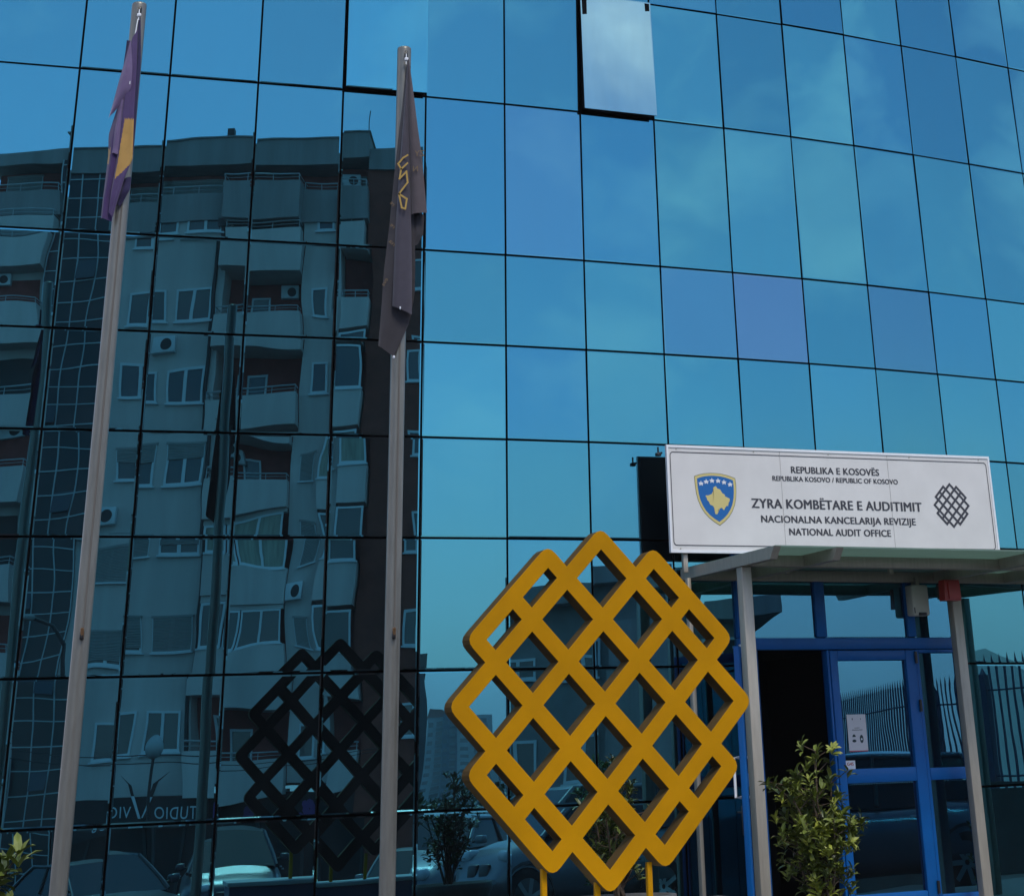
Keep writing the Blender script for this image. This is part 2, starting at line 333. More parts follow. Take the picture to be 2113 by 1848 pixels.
child(backs.build('backing_wall'))
# dark sash boxes behind the two opened windows
for c, r, o_ in ((-1, 7, 0.08), (2, 7, 0.08)):
    a, b = Vector(NODES[c + 5]), Vector(NODES[c + 6]); d = (b - a).normalized(); w = (b - a).length - 0.05; h = ROWS[r + 1] - ROWS[r] - 0.05
    f = MB(); y0, y1 = 0.016, o_ + 0.01
    f.box(-w / 2, -w / 2 + 0.05, y0, y1, -h / 2, h / 2, M_JOINT).box(w / 2 - 0.05, w / 2, y0, y1, -h / 2, h / 2, M_JOINT)
    f.box(-w / 2 + 0.05, w / 2 - 0.05, y0, y1, -h / 2, -h / 2 + 0.05, M_JOINT)
    n = Vector((d.y, -d.x)); mid = (a + b) / 2 + n * o_
    child(f.build('sash_frame', None, None, (mid.x, mid.y, (ROWS[r] + ROWS[r + 1]) / 2), (0, 0, math.atan2(d.y, d.x))))
# side and rear walls, roof, so the building closes when seen from elsewhere
rest = MB(); pl, pr = Vector(NODES[0]) + Vector((0.36, -0.93)) * -0.03, Vector(NODES[-1]) + Vector((0.55, -0.83)) * -0.03
poly = [(p[0] - 0.012, p[1] + 0.028) for p in NODES] + [(NODES[-1][0] - 7, NODES[-1][1] + 10), (NODES[0][0] - 4, NODES[0][1] + 11)]
nn = len(NODES)
rest.add([(x, y, 11.72) for x, y in poly], [tuple(range(len(poly)))], M_REND2)
for i in range(nn - 1, nn + 2):
    a, b = poly[i], poly[(i + 1) % len(poly)]
    rest.add([(a[0], a[1], 0.5), (b[0], b[1], 0.5), (b[0], b[1], 11.72), (a[0], a[1], 11.72)], [(0, 1, 2, 3)], M_REND2)
child(rest.build('rear_walls'))

# ---- entrance: blue aluminium frames, an open doorway, one closed leaf with a side light
ent_rot = (0, 0, ENT_ANG)
def ent(name, mb, mtl=None, parent=None):
    o = mb.build(name, mtl, None, (ENT_A.x, ENT_A.y, 0), ent_rot)
    if parent is None: return child(o)
    o.parent = parent; o.matrix_parent_inverse = (Matrix.Translation((ENT_A.x, ENT_A.y, 0)) @ Matrix.Rotation(ENT_ANG, 4, 'Z')).inverted(); return o
b = MB()
for x0, x1, z0, z1 in ((-0.05, 0.05, 2.855, 3.66), (0.79, 0.90, 2.86, 3.66), (1.81, 1.90, 2.86, 3.66), (2.335, 2.385, 0.62, 3.66), (-0.05, 0.05, 0.62, 2.752),
                       (-0.05, 2.335, 2.755, 2.852), (0.875, 0.90, 0.62, 2.75), (1.865, 1.90, 0.62, 2.75), (1.903, 2.332, 1.65, 1.75), (1.903, 2.332, 2.72, 2.75), (1.903, 2.332, 0.62, 0.74)):
    b.bevel_box(x0, x1, -0.045, 0.05, z0, z1, 0.006, M_BLUE)
ent('entrance_frame', b)
leaf = ent('door', (lambda q: [q.bevel_box(*a, 0.006, M_BLUE) for a in ((0.905, 0.985, -0.052, 0.0, 0.64, 2.745), (1.745, 1.86, -0.052, 0.0, 0.64, 2.745), (0.987, 1.743, -0.050, 0.0, 2.66, 2.745), (0.987, 1.743, -0.050, 0.0, 1.65, 1.765), (0.987, 1.743, -0.050, 0.0, 0.64, 0.78))] and q)(MB()))
def ent_pane(x0, x1, z0, z1, y=-0.012, m=GL_DOOR, tx=None, tz=None):
    r_ = rng; tx = r_.gauss(0, 0.002) if tx is None else tx; tz = r_.gauss(0, 0.002) if tz is None else tz
    me = pane_mesh(x1 - x0, z1 - z0, 0.0004, tx, tz, 0.0002, r_, 6, 7, 0.008)
    p = ENT_A + ENT_D * ((x0 + x1) / 2) - ENT_N * y
    o = me.build('pane', m, None, (p.x, p.y, (z0 + z1) / 2), ent_rot); o.data.materials.append(M_JOINT); return child(o)
for q in ((0.05, 0.79, 2.852, 3.66), (0.90, 1.81, 2.852, 3.66), (1.90, 2.335, 2.852, 3.66), (0.985, 1.745, 1.765, 2.66), (0.985, 1.745, 0.78, 1.65), (1.90, 2.335, 1.75, 2.72), (1.90, 2.335, 0.74, 1.65)): ent_pane(*q)
for z in (2.68, 2.27, 0.80):
    hb = MB(); hb.tube([(1.852, -0.066, z - 0.05), (1.852, -0.066, z + 0.05)], 0.014, M_BLACK); ent('hinge', hb)
# the open leaf, folded outwards beside the doorway
ol = MB()
for a in ((0.0, 0.075, 0.65, 2.745), (0.66, 0.735, 0.65, 2.745), (0.075, 0.66, 2.665, 2.745), (0.075, 0.66, 1.66, 1.76), (0.075, 0.66, 0.65, 0.79)): ol.bevel_box(a[0], a[1], 0, 0.05, a[2], a[3], 0.006, M_BLUE)
OL_ANG = R(-105); olp = ENT_A + ENT_D * 0.075 + ENT_N * 0.055
leaf2 = child(ol.build('door', None, None, (olp.x, olp.y, 0), (0, 0, OL_ANG)))
leaf2['label'] = 'open blue door leaf folded outwards'
g = MB(); g.box(0.075, 0.66, 0.02, 0.03, 0.79, 1.66, GL_DOOR).box(0.075, 0.66, 0.02, 0.03, 1.76, 2.665, GL_DOOR)
child(g.build('pane', None, None, (olp.x, olp.y, 0), (0, 0, OL_ANG)))
h = MB(); h.tube([(0.69, -0.01, 1.58), (0.69, -0.06, 1.58), (0.69, -0.06, 1.88), (0.69, -0.01, 1.88)], 0.013, M_ALU).tube([(0.69, 0.06, 1.58), (0.69, 0.11, 1.58), (0.69, 0.11, 1.88), (0.69, 0.06, 1.88)], 0.013, M_ALU)
child(h.build('handle', None, None, (olp.x, olp.y, 0), (0, 0, OL_ANG)))
k_ = MB(); k_.bevel_box(0.655, 0.74, -0.008, 0.0, 1.30, 1.52, 0.002, M_BLACK).tube([(0.70, -0.008, 1.47), (0.70, -0.05, 1.47), (0.62, -0.05, 1.47)], 0.009, M_BLACK)
child(k_.build('lock_plate', None, None, (olp.x, olp.y, 0), (0, 0, OL_ANG)))
cl = MB(); cl.bevel_box(-0.06, 0.02, -0.075, -0.045, 2.775, 2.80, 0.004, M_ALU); ent('door_stay', cl)
# dark lobby behind the open doorway
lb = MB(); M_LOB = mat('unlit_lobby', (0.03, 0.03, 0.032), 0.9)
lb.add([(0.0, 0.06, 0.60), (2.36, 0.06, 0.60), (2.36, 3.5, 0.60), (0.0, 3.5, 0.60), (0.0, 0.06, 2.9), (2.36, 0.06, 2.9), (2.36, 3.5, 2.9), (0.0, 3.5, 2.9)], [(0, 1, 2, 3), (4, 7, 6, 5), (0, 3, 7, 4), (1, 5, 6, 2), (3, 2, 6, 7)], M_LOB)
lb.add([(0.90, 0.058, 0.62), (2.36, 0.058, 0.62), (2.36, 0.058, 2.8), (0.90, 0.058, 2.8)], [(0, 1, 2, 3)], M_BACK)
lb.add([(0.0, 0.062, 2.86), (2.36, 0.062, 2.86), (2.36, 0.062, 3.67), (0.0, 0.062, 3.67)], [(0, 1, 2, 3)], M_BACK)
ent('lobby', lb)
st = MB(); st.box(-0.3, 2.7, -1.5, 0.05, 0.55, 0.62, M_CONC); ent('threshold', st)

# ---- paper notice and sticker on the glass of the door
def ent_thing(mb, name, x, y, z, label, cat, mtl=None):
    p = ENT_A + ENT_D * x - ENT_N * y
    return tag(mb.build(name, mtl, None, (p.x, p.y, z), ent_rot), label, cat)
M_PAPER = mat('notice_paper', (0.66, 0.64, 0.66), 0.6, noise=0.03); M_PINK = mat('notice_red_edge', (0.5, 0.05, 0.10), 0.6)
p = ENT_A + ENT_D * 1.156 + ENT_N * 0.016
nw = thing('paper_notice', 'white paper notice with two small face pictures taped inside the glass of the closed door', 'notice', (p.x, p.y, 1.91), ENT_ANG)
MB().box(-0.102, 0.102, -0.001, 0.001, 0.004, 0.30, M_PAPER).build('sheet', None, nw)
pb = MB(); pb.box(-0.10, 0.10, -0.002, 0.0, -0.004, 0.003, M_PINK); pb.build('red_edge', None, nw)
link('headline', text_mesh('SI DUHET', 0.055, 0.008, M_INK, 0.02), nw, (0, -0.0022, 0.185)); link('headline', text_mesh('PARANDALOHET', 0.115, 0.009, M_INK, 0.03), nw, (0.0, -0.0022, 0.168))
def disc(mb, cx, cz, rx, rz, m, n=18, y=-0.002, a0=0, a1=360):
    v = [(cx, y, cz)] + [(cx + rx * math.cos(R(a0 + (a1 - a0) * k / n)), y, cz + rz * math.sin(R(a0 + (a1 - a0) * k / n))) for k in range(n + 1)]
    mb.add(v, [(0, k + 1, k + 2) for k in range(n)], m)
fp = MB(); M_FACE = mat('printed_teal_black', (0.02, 0.045, 0.05), 0.6)
disc(fp, -0.04, 0.115, 0.018, 0.022, M_FACE, a0=0, a1=180); disc(fp, -0.04, 0.083, 0.022, 0.012, M_FACE); disc(fp, 0.04, 0.098, 0.020, 0.034, M_FACE)
disc(fp, 0.04, 0.096, 0.009, 0.009, M_STAR, y=-0.003); fp.build('face_picture', None, nw)
cr = MB(); disc(cr, -0.045, 0.262, 0.006, 0.009, M_INK); disc(cr, 0.045, 0.262, 0.003, 0.009, M_INK); cr.build('crest', None, nw)
p = ENT_A + ENT_D * 1.05 + ENT_N * 0.016
sk = thing('door_sticker', 'small white sticker with red letters at the lower corner of the door glass', 'sticker', (p.x, p.y, 1.76), ENT_ANG)
MB().prism([(-0.055, 0.015), (-0.04, 0.0), (0.055, 0.0), (0.055, 0.075), (-0.055, 0.075)], 'y', -0.001, 0.001, M_STAR).build('sheet', None, sk)
link('red_lettering', text_mesh('G4S', 0.07, 0.026, mat('red_print', (0.4, 0.03, 0.02), 0.5), 0.03), sk, (0.0, -0.0022, 0.035))

# ---- wall boxes
q = MB(); q.bevel_box(-0.095, 0.095, -0.13, -0.01, 0, 0.27, 0.018, M_CREAM)
rd = thing('outdoor_reader_unit', 'cream plastic detector box hanging above the closed door', 'detector', (ENT_A + ENT_D * 1.90 + ENT_N * 0.04).to_3d() + Vector((0, 0, 3.035)), ENT_ANG)
q.build('housing', None, rd)
q = MB(); q.bevel_box(-0.04, 0.05, -0.136, -0.06, 0.002, 0.028, 0.004, M_BLACK); q.build('lens', None, rd)
q = MB(); q.box(-0.085, -0.078, -0.133, -0.12, 0.02, 0.07, M_BLACK); q.build('slot', None, rd)
q = MB(); q.box(-0.03, 0.03, -0.01, 0.0, 0.05, 0.24, M_STEEL).box(-0.02, 0.02, -0.10, -0.02, 0.27, 0.34, M_STEEL); q.build('bracket', None, rd)
p = Vector((2.568, 18.82))
sr = thing('alarm_siren', 'red alarm siren box fixed to the top of the right canopy post', 'siren', (p.x, p.y, 3.14), ENT_ANG)
q = MB(); q.prism([(-0.095, 0.0), (0.09, 0.0), (0.085, 0.18), (-0.085, 0.18)], 'y', -0.09, 0.0, M_RED); q.build('housing', None, sr)
q = MB(); q.prism([(-0.05, 0.015), (0.085, 0.015), (0.08, 0.16), (-0.05, 0.16)], 'y', -0.103, -0.092, M_RED); q.build('cover', None, sr)
q = MB(); q.box(-0.08, 0.0, 0.0, 0.05, 0.02, 0.16, M_BLACK); q.build('bracket', None, sr)

# ---- steel and glass canopy over the entrance
CA = R(28.2); CD = Vector((math.cos(CA), math.sin(CA))); CN = Vector((math.sin(CA), -math.cos(CA)))
CO = Vector((0.08, 17.90))
can = thing('entrance_canopy', 'steel canopy with a glass roof on slim posts over the entrance', 'canopy', (CO.x, CO.y, 0.62), CA)
def cb(name, *boxes, m=M_STEEL, bev=0.004):
    q = MB()
    for x in boxes: q.bevel_box(*x, bev, m)
    return q.build(name, None, can)
M_CANG = mat('canopy_glass', (0.24, 0.34, 0.29), 0.15, spec=0.5, noise=0.12, nscale=3)
_t = M_CANG.node_tree; _tr = N(_t, 'ShaderNodeBsdfTranslucent'); _tr.inputs['Color'].default_value = (0.42, 0.55, 0.48, 1); _mx = N(_t, 'ShaderNodeMixShader'); _mx.inputs[0].default_value = 0.55
_t.links.new(_t.nodes['Principled BSDF'].outputs[0], _mx.inputs[1]); _t.links.new(_tr.outputs[0], _mx.inputs[2]); _t.links.new(_mx.outputs[0], _t.nodes['Material Output'].inputs['Surface'])
ZB = 3.335 - 0.62     # underside of the beams above the canopy's base
cb('back_beam', (0.0, 4.3, -0.10, -0.02, ZB + 0.0, ZB + 0.09))
cb('front_beam', (0.06, 4.3, -1.14, -1.06, ZB + 0.0, ZB + 0.09))
for x in (0.0, 0.62, 2.72, 3.55, 4.3):
    q = MB(); q.prism([(-1.68, ZB + 0.095), (-1.60, ZB + 0.002), (-0.02, ZB + 0.002), (-0.02, ZB + 0.095)], 'x', x - 0.035, x + 0.035, M_STEEL); q.build('rafter', None, can)
q = MB(); q.box(0.02, 4.34, -1.62, -0.01, ZB + 0.098, ZB + 0.110, M_CANG); q.build('glass_roof', None, can)
for x, y in ((0.063, -1.22), (0.02, -0.20)):
    pass
def post(name, x, y, w, d, z1=ZB + 0.0):
    q = MB(); q.bevel_box(x - w / 2, x + w / 2, y - d / 2, y + d / 2, 0, z1, 0.004, M_STEEL); return q.build(name, None, can)
def can_local(wx, wy):
    v = Vector((wx, wy)) - CO; return v.dot(CD), -v.dot(CN)
for wx, wy, w, d in ((0.60, 16.99, 0.095, 0.095), (2.645, 18.95, 0.10, 0.085), (4.45, 19.05, 0.095, 0.095), (0.12, 17.70, 0.035, 0.06)):
    x, y = can_local(wx, wy); post('post', x, y, w, d)
# ---- the sign board standing on the canopy
SA = R(25.9); SO = Vector((-0.02, 17.5))
sg = thing('office_sign', 'long white sign board with the national shield, office name and lattice logo above the entrance', 'sign', (SO.x, SO.y, 3.535), SA)
W_, H_ = 3.525, 0.925
q = MB(); q.box(0.012, W_ - 0.012, 0.004, 0.012, 0.012, H_ - 0.012, M_WHITE); q.build('board', None, sg)
q = MB()
for x in (1.175, 2.35): q.box(x - 0.0012, x + 0.0012, 0.0005, 0.0035, 0.022, H_ - 0.022, mat('board_seam', (0.42, 0.42, 0.42), 0.6))
for x in (0.1, 0.9, 1.7, 2.6, 3.4):
    for z in (0.035, H_ - 0.035): q.tube([(x, 0.003, z), (x, -0.001, z)], 0.006, M_STEEL, 8)
q.build('seams_and_screws', None, sg)
q = MB(); q.box(0, W_, -0.004, 0.03, H_ - 0.022, H_, M_ALU).box(0, W_, -0.004, 0.03, 0, 0.022, M_ALU).box(0, 0.018, -0.004, 0.03, 0.022, H_ - 0.022, M_ALU).box(W_ - 0.018, W_, -0.004, 0.03, 0.022, H_ - 0.022, M_ALU); q.build('frame', None, sg)
q = MB(); q.box(0.01, W_ - 0.01, 0.0125, 0.05, 0.01, H_ - 0.01, M_DARKBACK); q.build('back_panel', None, sg)
for x in (0.16, 1.2, 2.3, 3.35):
    q = MB(); q.bevel_box(x - 0.022, x + 0.022, 0.032, 0.075, -0.16, 0.0, 0.003, M_STEEL); q.build('bracket', None, sg)
q = MB(); q.tube([(-0.02, 0.05, 0.86), (-0.06, 0.05, 0.86), (-0.06, 0.05, 0.91)], 0.009, M_BLACK).bevel_box(-0.085, -0.035, 0.03, 0.07, 0.83, 0.86, 0.006, M_BLACK); q.build('lamp_fitting', None, sg)
def ring(mb, pts, w, y, m):
    """a closed line of width w along pts (x,z)"""
    n = len(pts); v = []
    for i in range(n):
        a, b_, c_ = Vector(pts[i - 1]), Vector(pts[i]), Vector(pts[(i + 1) % n])
        d1 = (b_ - a).normalized(); d2 = (c_ - b_).normalized(); nn_ = Vector((-(d1 + d2).y, (d1 + d2).x)).normalized(); s_ = w / 2 / max(0.4, nn_.dot(Vector((-d1.y, d1.x))))
        v += [(b_.x + nn_.x * s_, y, b_.y + nn_.y * s_), (b_.x - nn_.x * s_, y, b_.y - nn_.y * s_)]
    mb.add(v, [(2 * i, 2 * i + 1, (2 * i + 3) % (2 * n), (2 * i + 2) % (2 * n)) for i in range(n)], m)
def rrect(x0, x1, z0, z1, r):
    p = []
    for cx, cz, a in ((x1 - r, z1 - r, 0), (x0 + r, z1 - r, 90), (x0 + r, z0 + r, 180), (x1 - r, z0 + r, 270)):
        p += [(cx + r * math.cos(R(a + k * 22.5)), cz + r * math.sin(R(a + k * 22.5))) for k in range(5)]
    return p
q = MB(); ring(q, rrect(0.036, 3.482, 0.064, 0.864, 0.03), 0.007, 0.001, M_INK); q.build('border_line', None, sg)
for txt, xc, w, z, h in (('REPUBLIKA E KOSOVËS', 1.765, 0.956, 0.712, 0.062), ('REPUBLIKA KOSOVO / REPUBLIC OF KOSOVO', 1.763, 1.36, 0.639, 0.045),
                         ('ZYRA KOMBËTARE E AUDITIMIT', 1.765, 1.836, 0.396, 0.085), ('NACIONALNA KANCELARIJA REVIZIJE', 1.768, 1.662, 0.272, 0.063), ('NATIONAL AUDIT OFFICE', 1.766, 1.09, 0.165, 0.062)):
    link('lettering', text_mesh(txt, w, h, M_INK, 0.04, 1.05), sg, (xc, 0.001, z))
# shield (traced in sign metres) : x 0.271..0.696, z 0.237..0.69
def sh(px, pz): return (0.271 + (px - 165) / 1130 * 0.425 + (pz - 280) / 1360 * -0.004, 0.690 - (pz - 180) / 1455 * 0.455)
outer = [(165, 280), (300, 228), (450, 195), (600, 180), (720, 178), (880, 190), (1040, 222), (1170, 262), (1285, 308), (1300, 480), (1298, 680), (1278, 880), (1235, 1070), (1165, 1240), (1070, 1390), (950, 1520), (805, 1637), (660, 1545), (520, 1430), (400, 1290), (310, 1130), (240, 950), (200, 760), (178, 560), (168, 400)]
def scale_poly(P, c, k): return [(c[0] + (x - c[0]) * k, c[1] + (y - c[1]) * k) for x, y in P]
def flat(mb, P, y, m):
    bm = bmesh.new(); vv = [bm.verts.new((x, y, z)) for x, z in P]; f = bm.faces.new(vv); bmesh.ops.triangulate(bm, faces=[f]); bm.verts.index_update()
    mb.add([v.co for v in bm.verts], [[v.index for v in f.verts] for f in bm.faces], m); bm.free()
cen = (735, 800)
q = MB()
flat(q, [sh(*p) for p in outer], 0.0030, mat('olive_outline', (0.16, 0.15, 0.07), 0.5)); flat(q, [sh(*p) for p in scale_poly(outer, cen, 0.975)], 0.0020, M_GOLD); flat(q, [sh(*p) for p in scale_poly(outer, cen, 0.872)], 0.0010, M_ABLUE)
q.build('shield', None, sg)
q = MB()
flat(q, [sh(*p) for p in ((735, 545), (760, 575), (765, 605), (850, 635), (880, 690), (910, 740), (970, 775), (975, 820), (1040, 855), (1105, 885), (1100, 950), (1060, 1010), (1045, 1100), (1015, 1080), (965, 1140), (935, 1205), (905, 1190), (880, 1140), (820, 1165), (760, 1210), (765, 1290), (740, 1325), (700, 1325), (683, 1295), (690, 1240), (665, 1150), (640, 1100), (560, 1060), (530, 980), (485, 935), (480, 870), (443, 840), (465, 805), (515, 812), (620, 765), (640, 715), (680, 670), (680, 630), (660, 600), (685, 570))], 0.0, M_GOLD)
q.build('map_outline', None, sg)
for x, z in ((340, 480), (483, 428), (640, 395), (808, 395), (968, 430), (1132, 485)):
    q = MB(); cx, cz = sh(x, z); flat(q, [(cx + (0.026 if k % 2 == 0 else 0.0105) * math.sin(R(36 * k)), cz + (0.026 if k % 2 == 0 else 0.0105) * math.cos(R(36 * k))) for k in range(10)], 0.0, M_STAR); q.build('star', None, sg)

# ------------------------------------------------------------------ the lattice emblem (shape shared by the sculpture and the logo)
def lattice(hw, O=2.53, hd=1.0, hr=0.0):
    """faces of the lattice in (s,t) cells as a set of filled rectangles -> returns list of (outline polygon, hole polygons)"""
    o2 = O + hw
    e1 = 1 + hw; e2 = 2 + hw
    outl = [(e2, e2), (e1, e2), (e1, o2), (-e1, o2), (-e1, e2), (-e2, e2), (-e2, e1), (-o2, e1), (-o2, -e1), (-e2, -e1), (-e2, -e2), (-e1, -e2), (-e1, -o2), (e1, -o2), (e1, -e2), (e2, -e2), (e2, -e1), (o2, -e1), (o2, e1), (e2, e1)]
    holes = []
    for i in range(4):
        for j in range(4):
            s0, t0 = -2 + i, -2 + j; holes.append((s0 + hw, s0 + 1 - hw, t0 + hw, t0 + 1 - hw))
    for a in (-1, 0):
        holes += [(a + hw, a + 1 - hw, 2 + hw, O - hw), (a + hw, a + 1 - hw, -O + hw, -2 - hw), (2 + hw, O - hw, a + hw, a + 1 - hw), (-O + hw, -2 - hw, a + hw, a + 1 - hw)]
    return outl, holes
def ccw(P): return sum(P[i][0] * P[(i + 1) % len(P)][1] - P[(i + 1) % len(P)][0] * P[i][1] for i in range(len(P))) > 0
def round_convex(P, r, n=4):
    out_ = []; N_ = len(P)
    for i in range(N_):
        a, b_, c_ = Vector(P[i - 1]), Vector(P[i]), Vector(P[(i + 1) % N_]); d1 = (b_ - a).normalized(); d2 = (c_ - b_).normalized()
        if d1.x * d2.y - d1.y * d2.x > 0:
            for k in range(n + 1):
                u = k / n; p_ = (b_ - d1 * r) * (1 - u) ** 2 + b_ * 2 * u * (1 - u) + (b_ + d2 * r) * u * u; out_.append((p_.x, p_.y))
        else: out_.append((b_.x, b_.y))
    return out_
M_LATBACK = mat('shaded_lattice_back', (0.008, 0.008, 0.008), 0.8, spec=0.1)  # dim light on the rear is put into a near-black colour
def lattice_mesh(name, hw, h, y0, y1, m_front, m_side, r=0.0, bev=0.0):
    outl, holes = lattice(hw)
    outl = outl if ccw(outl) else outl[::-1]
    if r: outl = round_convex(outl, r)
    st2 = lambda s, t: ((s - t) * h, (s + t) * h)
    cu = bpy.data.curves.new('c', 'CURVE'); cu.dimensions = '2D'; cu.fill_mode = 'BOTH'; cu.extrude = (y1 - y0) / 2; cu.bevel_depth = bev; cu.bevel_resolution = 1
    def add(P):
        sp = cu.splines.new('POLY'); sp.points.add(len(P) - 1); sp.use_cyclic_u = True
        for k, p in enumerate(P): sp.points[k].co = (*st2(*p), 0, 1)
    add(outl)
    for a, b_, c_, d_ in holes: add([(a, c_), (b_, c_), (b_, d_), (a, d_)])
    o = bpy.data.objects.new('tmp', cu); col.objects.link(o); dg = bpy.context.evaluated_depsgraph_get()
    me = bpy.data.meshes.new_from_object(o.evaluated_get(dg)); bpy.data.objects.remove(o); bpy.data.curves.remove(cu)
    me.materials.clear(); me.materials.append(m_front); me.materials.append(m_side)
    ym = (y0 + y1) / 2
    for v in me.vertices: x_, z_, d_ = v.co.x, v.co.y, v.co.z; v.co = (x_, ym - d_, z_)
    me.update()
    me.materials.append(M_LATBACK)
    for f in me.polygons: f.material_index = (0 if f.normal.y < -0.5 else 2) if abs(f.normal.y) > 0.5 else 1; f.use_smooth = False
    me.name = name; return me
# logo printed on the sign
lg = lattice_mesh('lattice_logo', 0.145, 0.0485, -0.0005, 0.0005, M_INK, M_INK)
link('lattice_logo', lg, sg, (3.030, 0.001, 0.460))
for v in lg.vertices: v.co.y *= 1
# the big yellow sculpture
SCA = R(26.47)
sc = thing('lattice_sculpture', 'large yellow lattice sculpture of crossing diagonal bars on short legs', 'sculpture', (-0.478, 13.05, 1.02), SCA)
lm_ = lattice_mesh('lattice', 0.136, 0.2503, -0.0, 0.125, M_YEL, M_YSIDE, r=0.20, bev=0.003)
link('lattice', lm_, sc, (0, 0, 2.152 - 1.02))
for x in (-0.418, -0.062, 0.296):
    q = MB(); zt = 0.20 if abs(x) > 0.1 else 0.115
    q.bevel_box(x - 0.017, x + 0.017, 0.045, 0.08, -0.02, zt + 0.03, 0.004, M_YEL); q.build('leg', None, sc)
pl_ = thing('sculpture_plinth', 'low navy plinth with a pale capping under the yellow lattice sculpture', 'plinth', (-0.478, 13.05, 0.0), SCA)
q = MB(); q.box(-1.02, 0.95, -0.30, 0.42, -0.2, 0.985, M_NAVY); q.build('base', None, pl_)
q = MB(); q.bevel_box(-1.04, 0.97, -0.32, 0.44, 0.987, 1.022, 0.004, M_CAP); q.build('capping', None, pl_)

# ------------------------------------------------------------------ flagpoles and flags
def flagpole(x, y, ztop, label, zh):
    t = thing('flagpole', label, 'flagpole', (x, y, 0.1), 0, 'metal flagpoles in front of the glass building')
    q = MB(); n = 28; prof = []
    zt = ztop - 0.1
    for z in (0, zt * 0.5, zt - 0.02, zt - 0.006, zt): prof.append((0.0505 if z < zt - 0.01 else 0.049 if z < zt - 0.001 else 0.043, z))
    prof.append((0.0, zt + 0.001)); q.lathe(prof, M_POLE, n); q.build('shaft', None, t)
    q = MB(); q.box(0.016, 0.024, -0.0535, -0.044, zh - 0.1, zt - 0.25, mat('rope_groove', (0.16, 0.145, 0.125), 0.6, metal=0.5)); q.build('groove', None, t)
    q = MB(); q.bevel_box(0.012, 0.034, -0.062, -0.040, zt - 0.10, zt - 0.045, 0.004, M_BLACK).tube([(0.023, -0.06, zt - 0.06), (0.023, -0.085, zt - 0.07)], 0.010, M_STEEL); q.build('pulley', None, t)
    q = MB(); q.bevel_box(0.016, 0.044, -0.095, -0.075, zt - 0.135, zt - 0.11, 0.005, M_STAR).tube([(0.028, -0.085, zt - 0.08), (0.028, -0.085, zt - 0.16)], 0.004, M_ALU); q.build('clip', None, t)
    q = MB(); q.bevel_box(0.008, 0.03, -0.075, -0.044, zh - 0.135, zh - 0.085, 0.006, M_BLACK).tube([(0.02, -0.06, zh - 0.13), (0.022, -0.075, zh - 0.07)], 0.011, mat('brass_knob', (0.35, 0.2, 0.1), 0.35, metal=0.8)); q.build('rope_cleat', None, t)
    return t
flagpole(-1.815, 12.77, 6.585, 'grey metal flagpole carrying the dark banner, right of the two', 2.60)
flagpole(-3.600, 12.07, 6.735, 'grey metal flagpole carrying the blue and gold flag, left of the two', 2.62)

def lobe(mb, left, right, y0, bulge, mtl, nrow=26, ncol=9, ripple=0.006, ph=0.0, gold=None, mtl2=None):
    def along(P, t):
        s_ = t * (len(P) - 1); i = min(int(s_), len(P) - 2); u = s_ - i
        return P[i][0] + (P[i + 1][0] - P[i][0]) * u, P[i][1] + (P[i + 1][1] - P[i][1]) * u
    v = []; cols = []
    for i in range(nrow + 1):
        t = i / nrow; a, b_ = along(left, t), along(right, t)
        for j in range(ncol + 1):
            u = j / ncol; x = a[0] + (b_[0] - a[0]) * u; z = a[1] + (b_[1] - a[1]) * u
            w = min(1, abs(b_[0] - a[0]) / 0.06)
            y = y0 - bulge * w * math.sin(math.pi * u) ** 0.7 + ripple * w * math.sin(u * 7 + ph + t * 2.2) + 0.004 * math.sin(t * 9 + ph)
            v.append((x, y, z))
    nc = ncol + 1; f1 = []; f2 = []
    for i in range(nrow):
        for j in range(ncol):
            f = (i * nc + j, i * nc + j + 1, (i + 1) * nc + j + 1, (i + 1) * nc + j)[::-1]
            zc = sum(v[k][2] for k in f) / 4; xc = sum(v[k][0] for k in f) / 4
            (f2 if gold and gold(xc, zc) else f1).append(f)
    mb.add(v, f1, mtl, True)
    if f2: mb.add(v, f2, mtl2, True)
def cloth_mat(name, c):
    m = mat(name, c, 0.85, noise=0.10, nscale=14, bump=0.12, bscale=200)
    m.node_tree.nodes['Principled BSDF'].inputs['Sheen Weight'].default_value = 0.25; return m
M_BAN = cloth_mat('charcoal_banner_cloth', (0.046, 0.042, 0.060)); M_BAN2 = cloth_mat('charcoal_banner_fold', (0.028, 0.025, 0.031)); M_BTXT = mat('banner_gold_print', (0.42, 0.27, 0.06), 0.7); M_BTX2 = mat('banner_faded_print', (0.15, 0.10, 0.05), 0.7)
bn = thing('dark_banner', 'charcoal banner with a gold lattice print hanging limp from the right flagpole', 'flag', (-1.80, 12.70, 4.32))
BB = Matrix.Translation((1.80, -12.70, -4.32))
def put(mb, name, parent, inv):
    o = mb.build(name); o.parent = parent; o.matrix_parent_inverse = inv; return o
q = MB()
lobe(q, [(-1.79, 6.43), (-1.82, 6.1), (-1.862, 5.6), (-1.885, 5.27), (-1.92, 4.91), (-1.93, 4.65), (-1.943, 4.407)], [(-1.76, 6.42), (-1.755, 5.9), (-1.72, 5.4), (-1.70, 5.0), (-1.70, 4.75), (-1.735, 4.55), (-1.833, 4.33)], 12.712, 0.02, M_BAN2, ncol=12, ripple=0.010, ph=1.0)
lobe(q, [(-1.74, 5.34), (-1.74, 5.2), (-1.735, 5.08)], [(-1.645, 5.31), (-1.65, 5.17), (-1.69, 5.10)], 12.730, 0.012, M_BAN2, nrow=6)
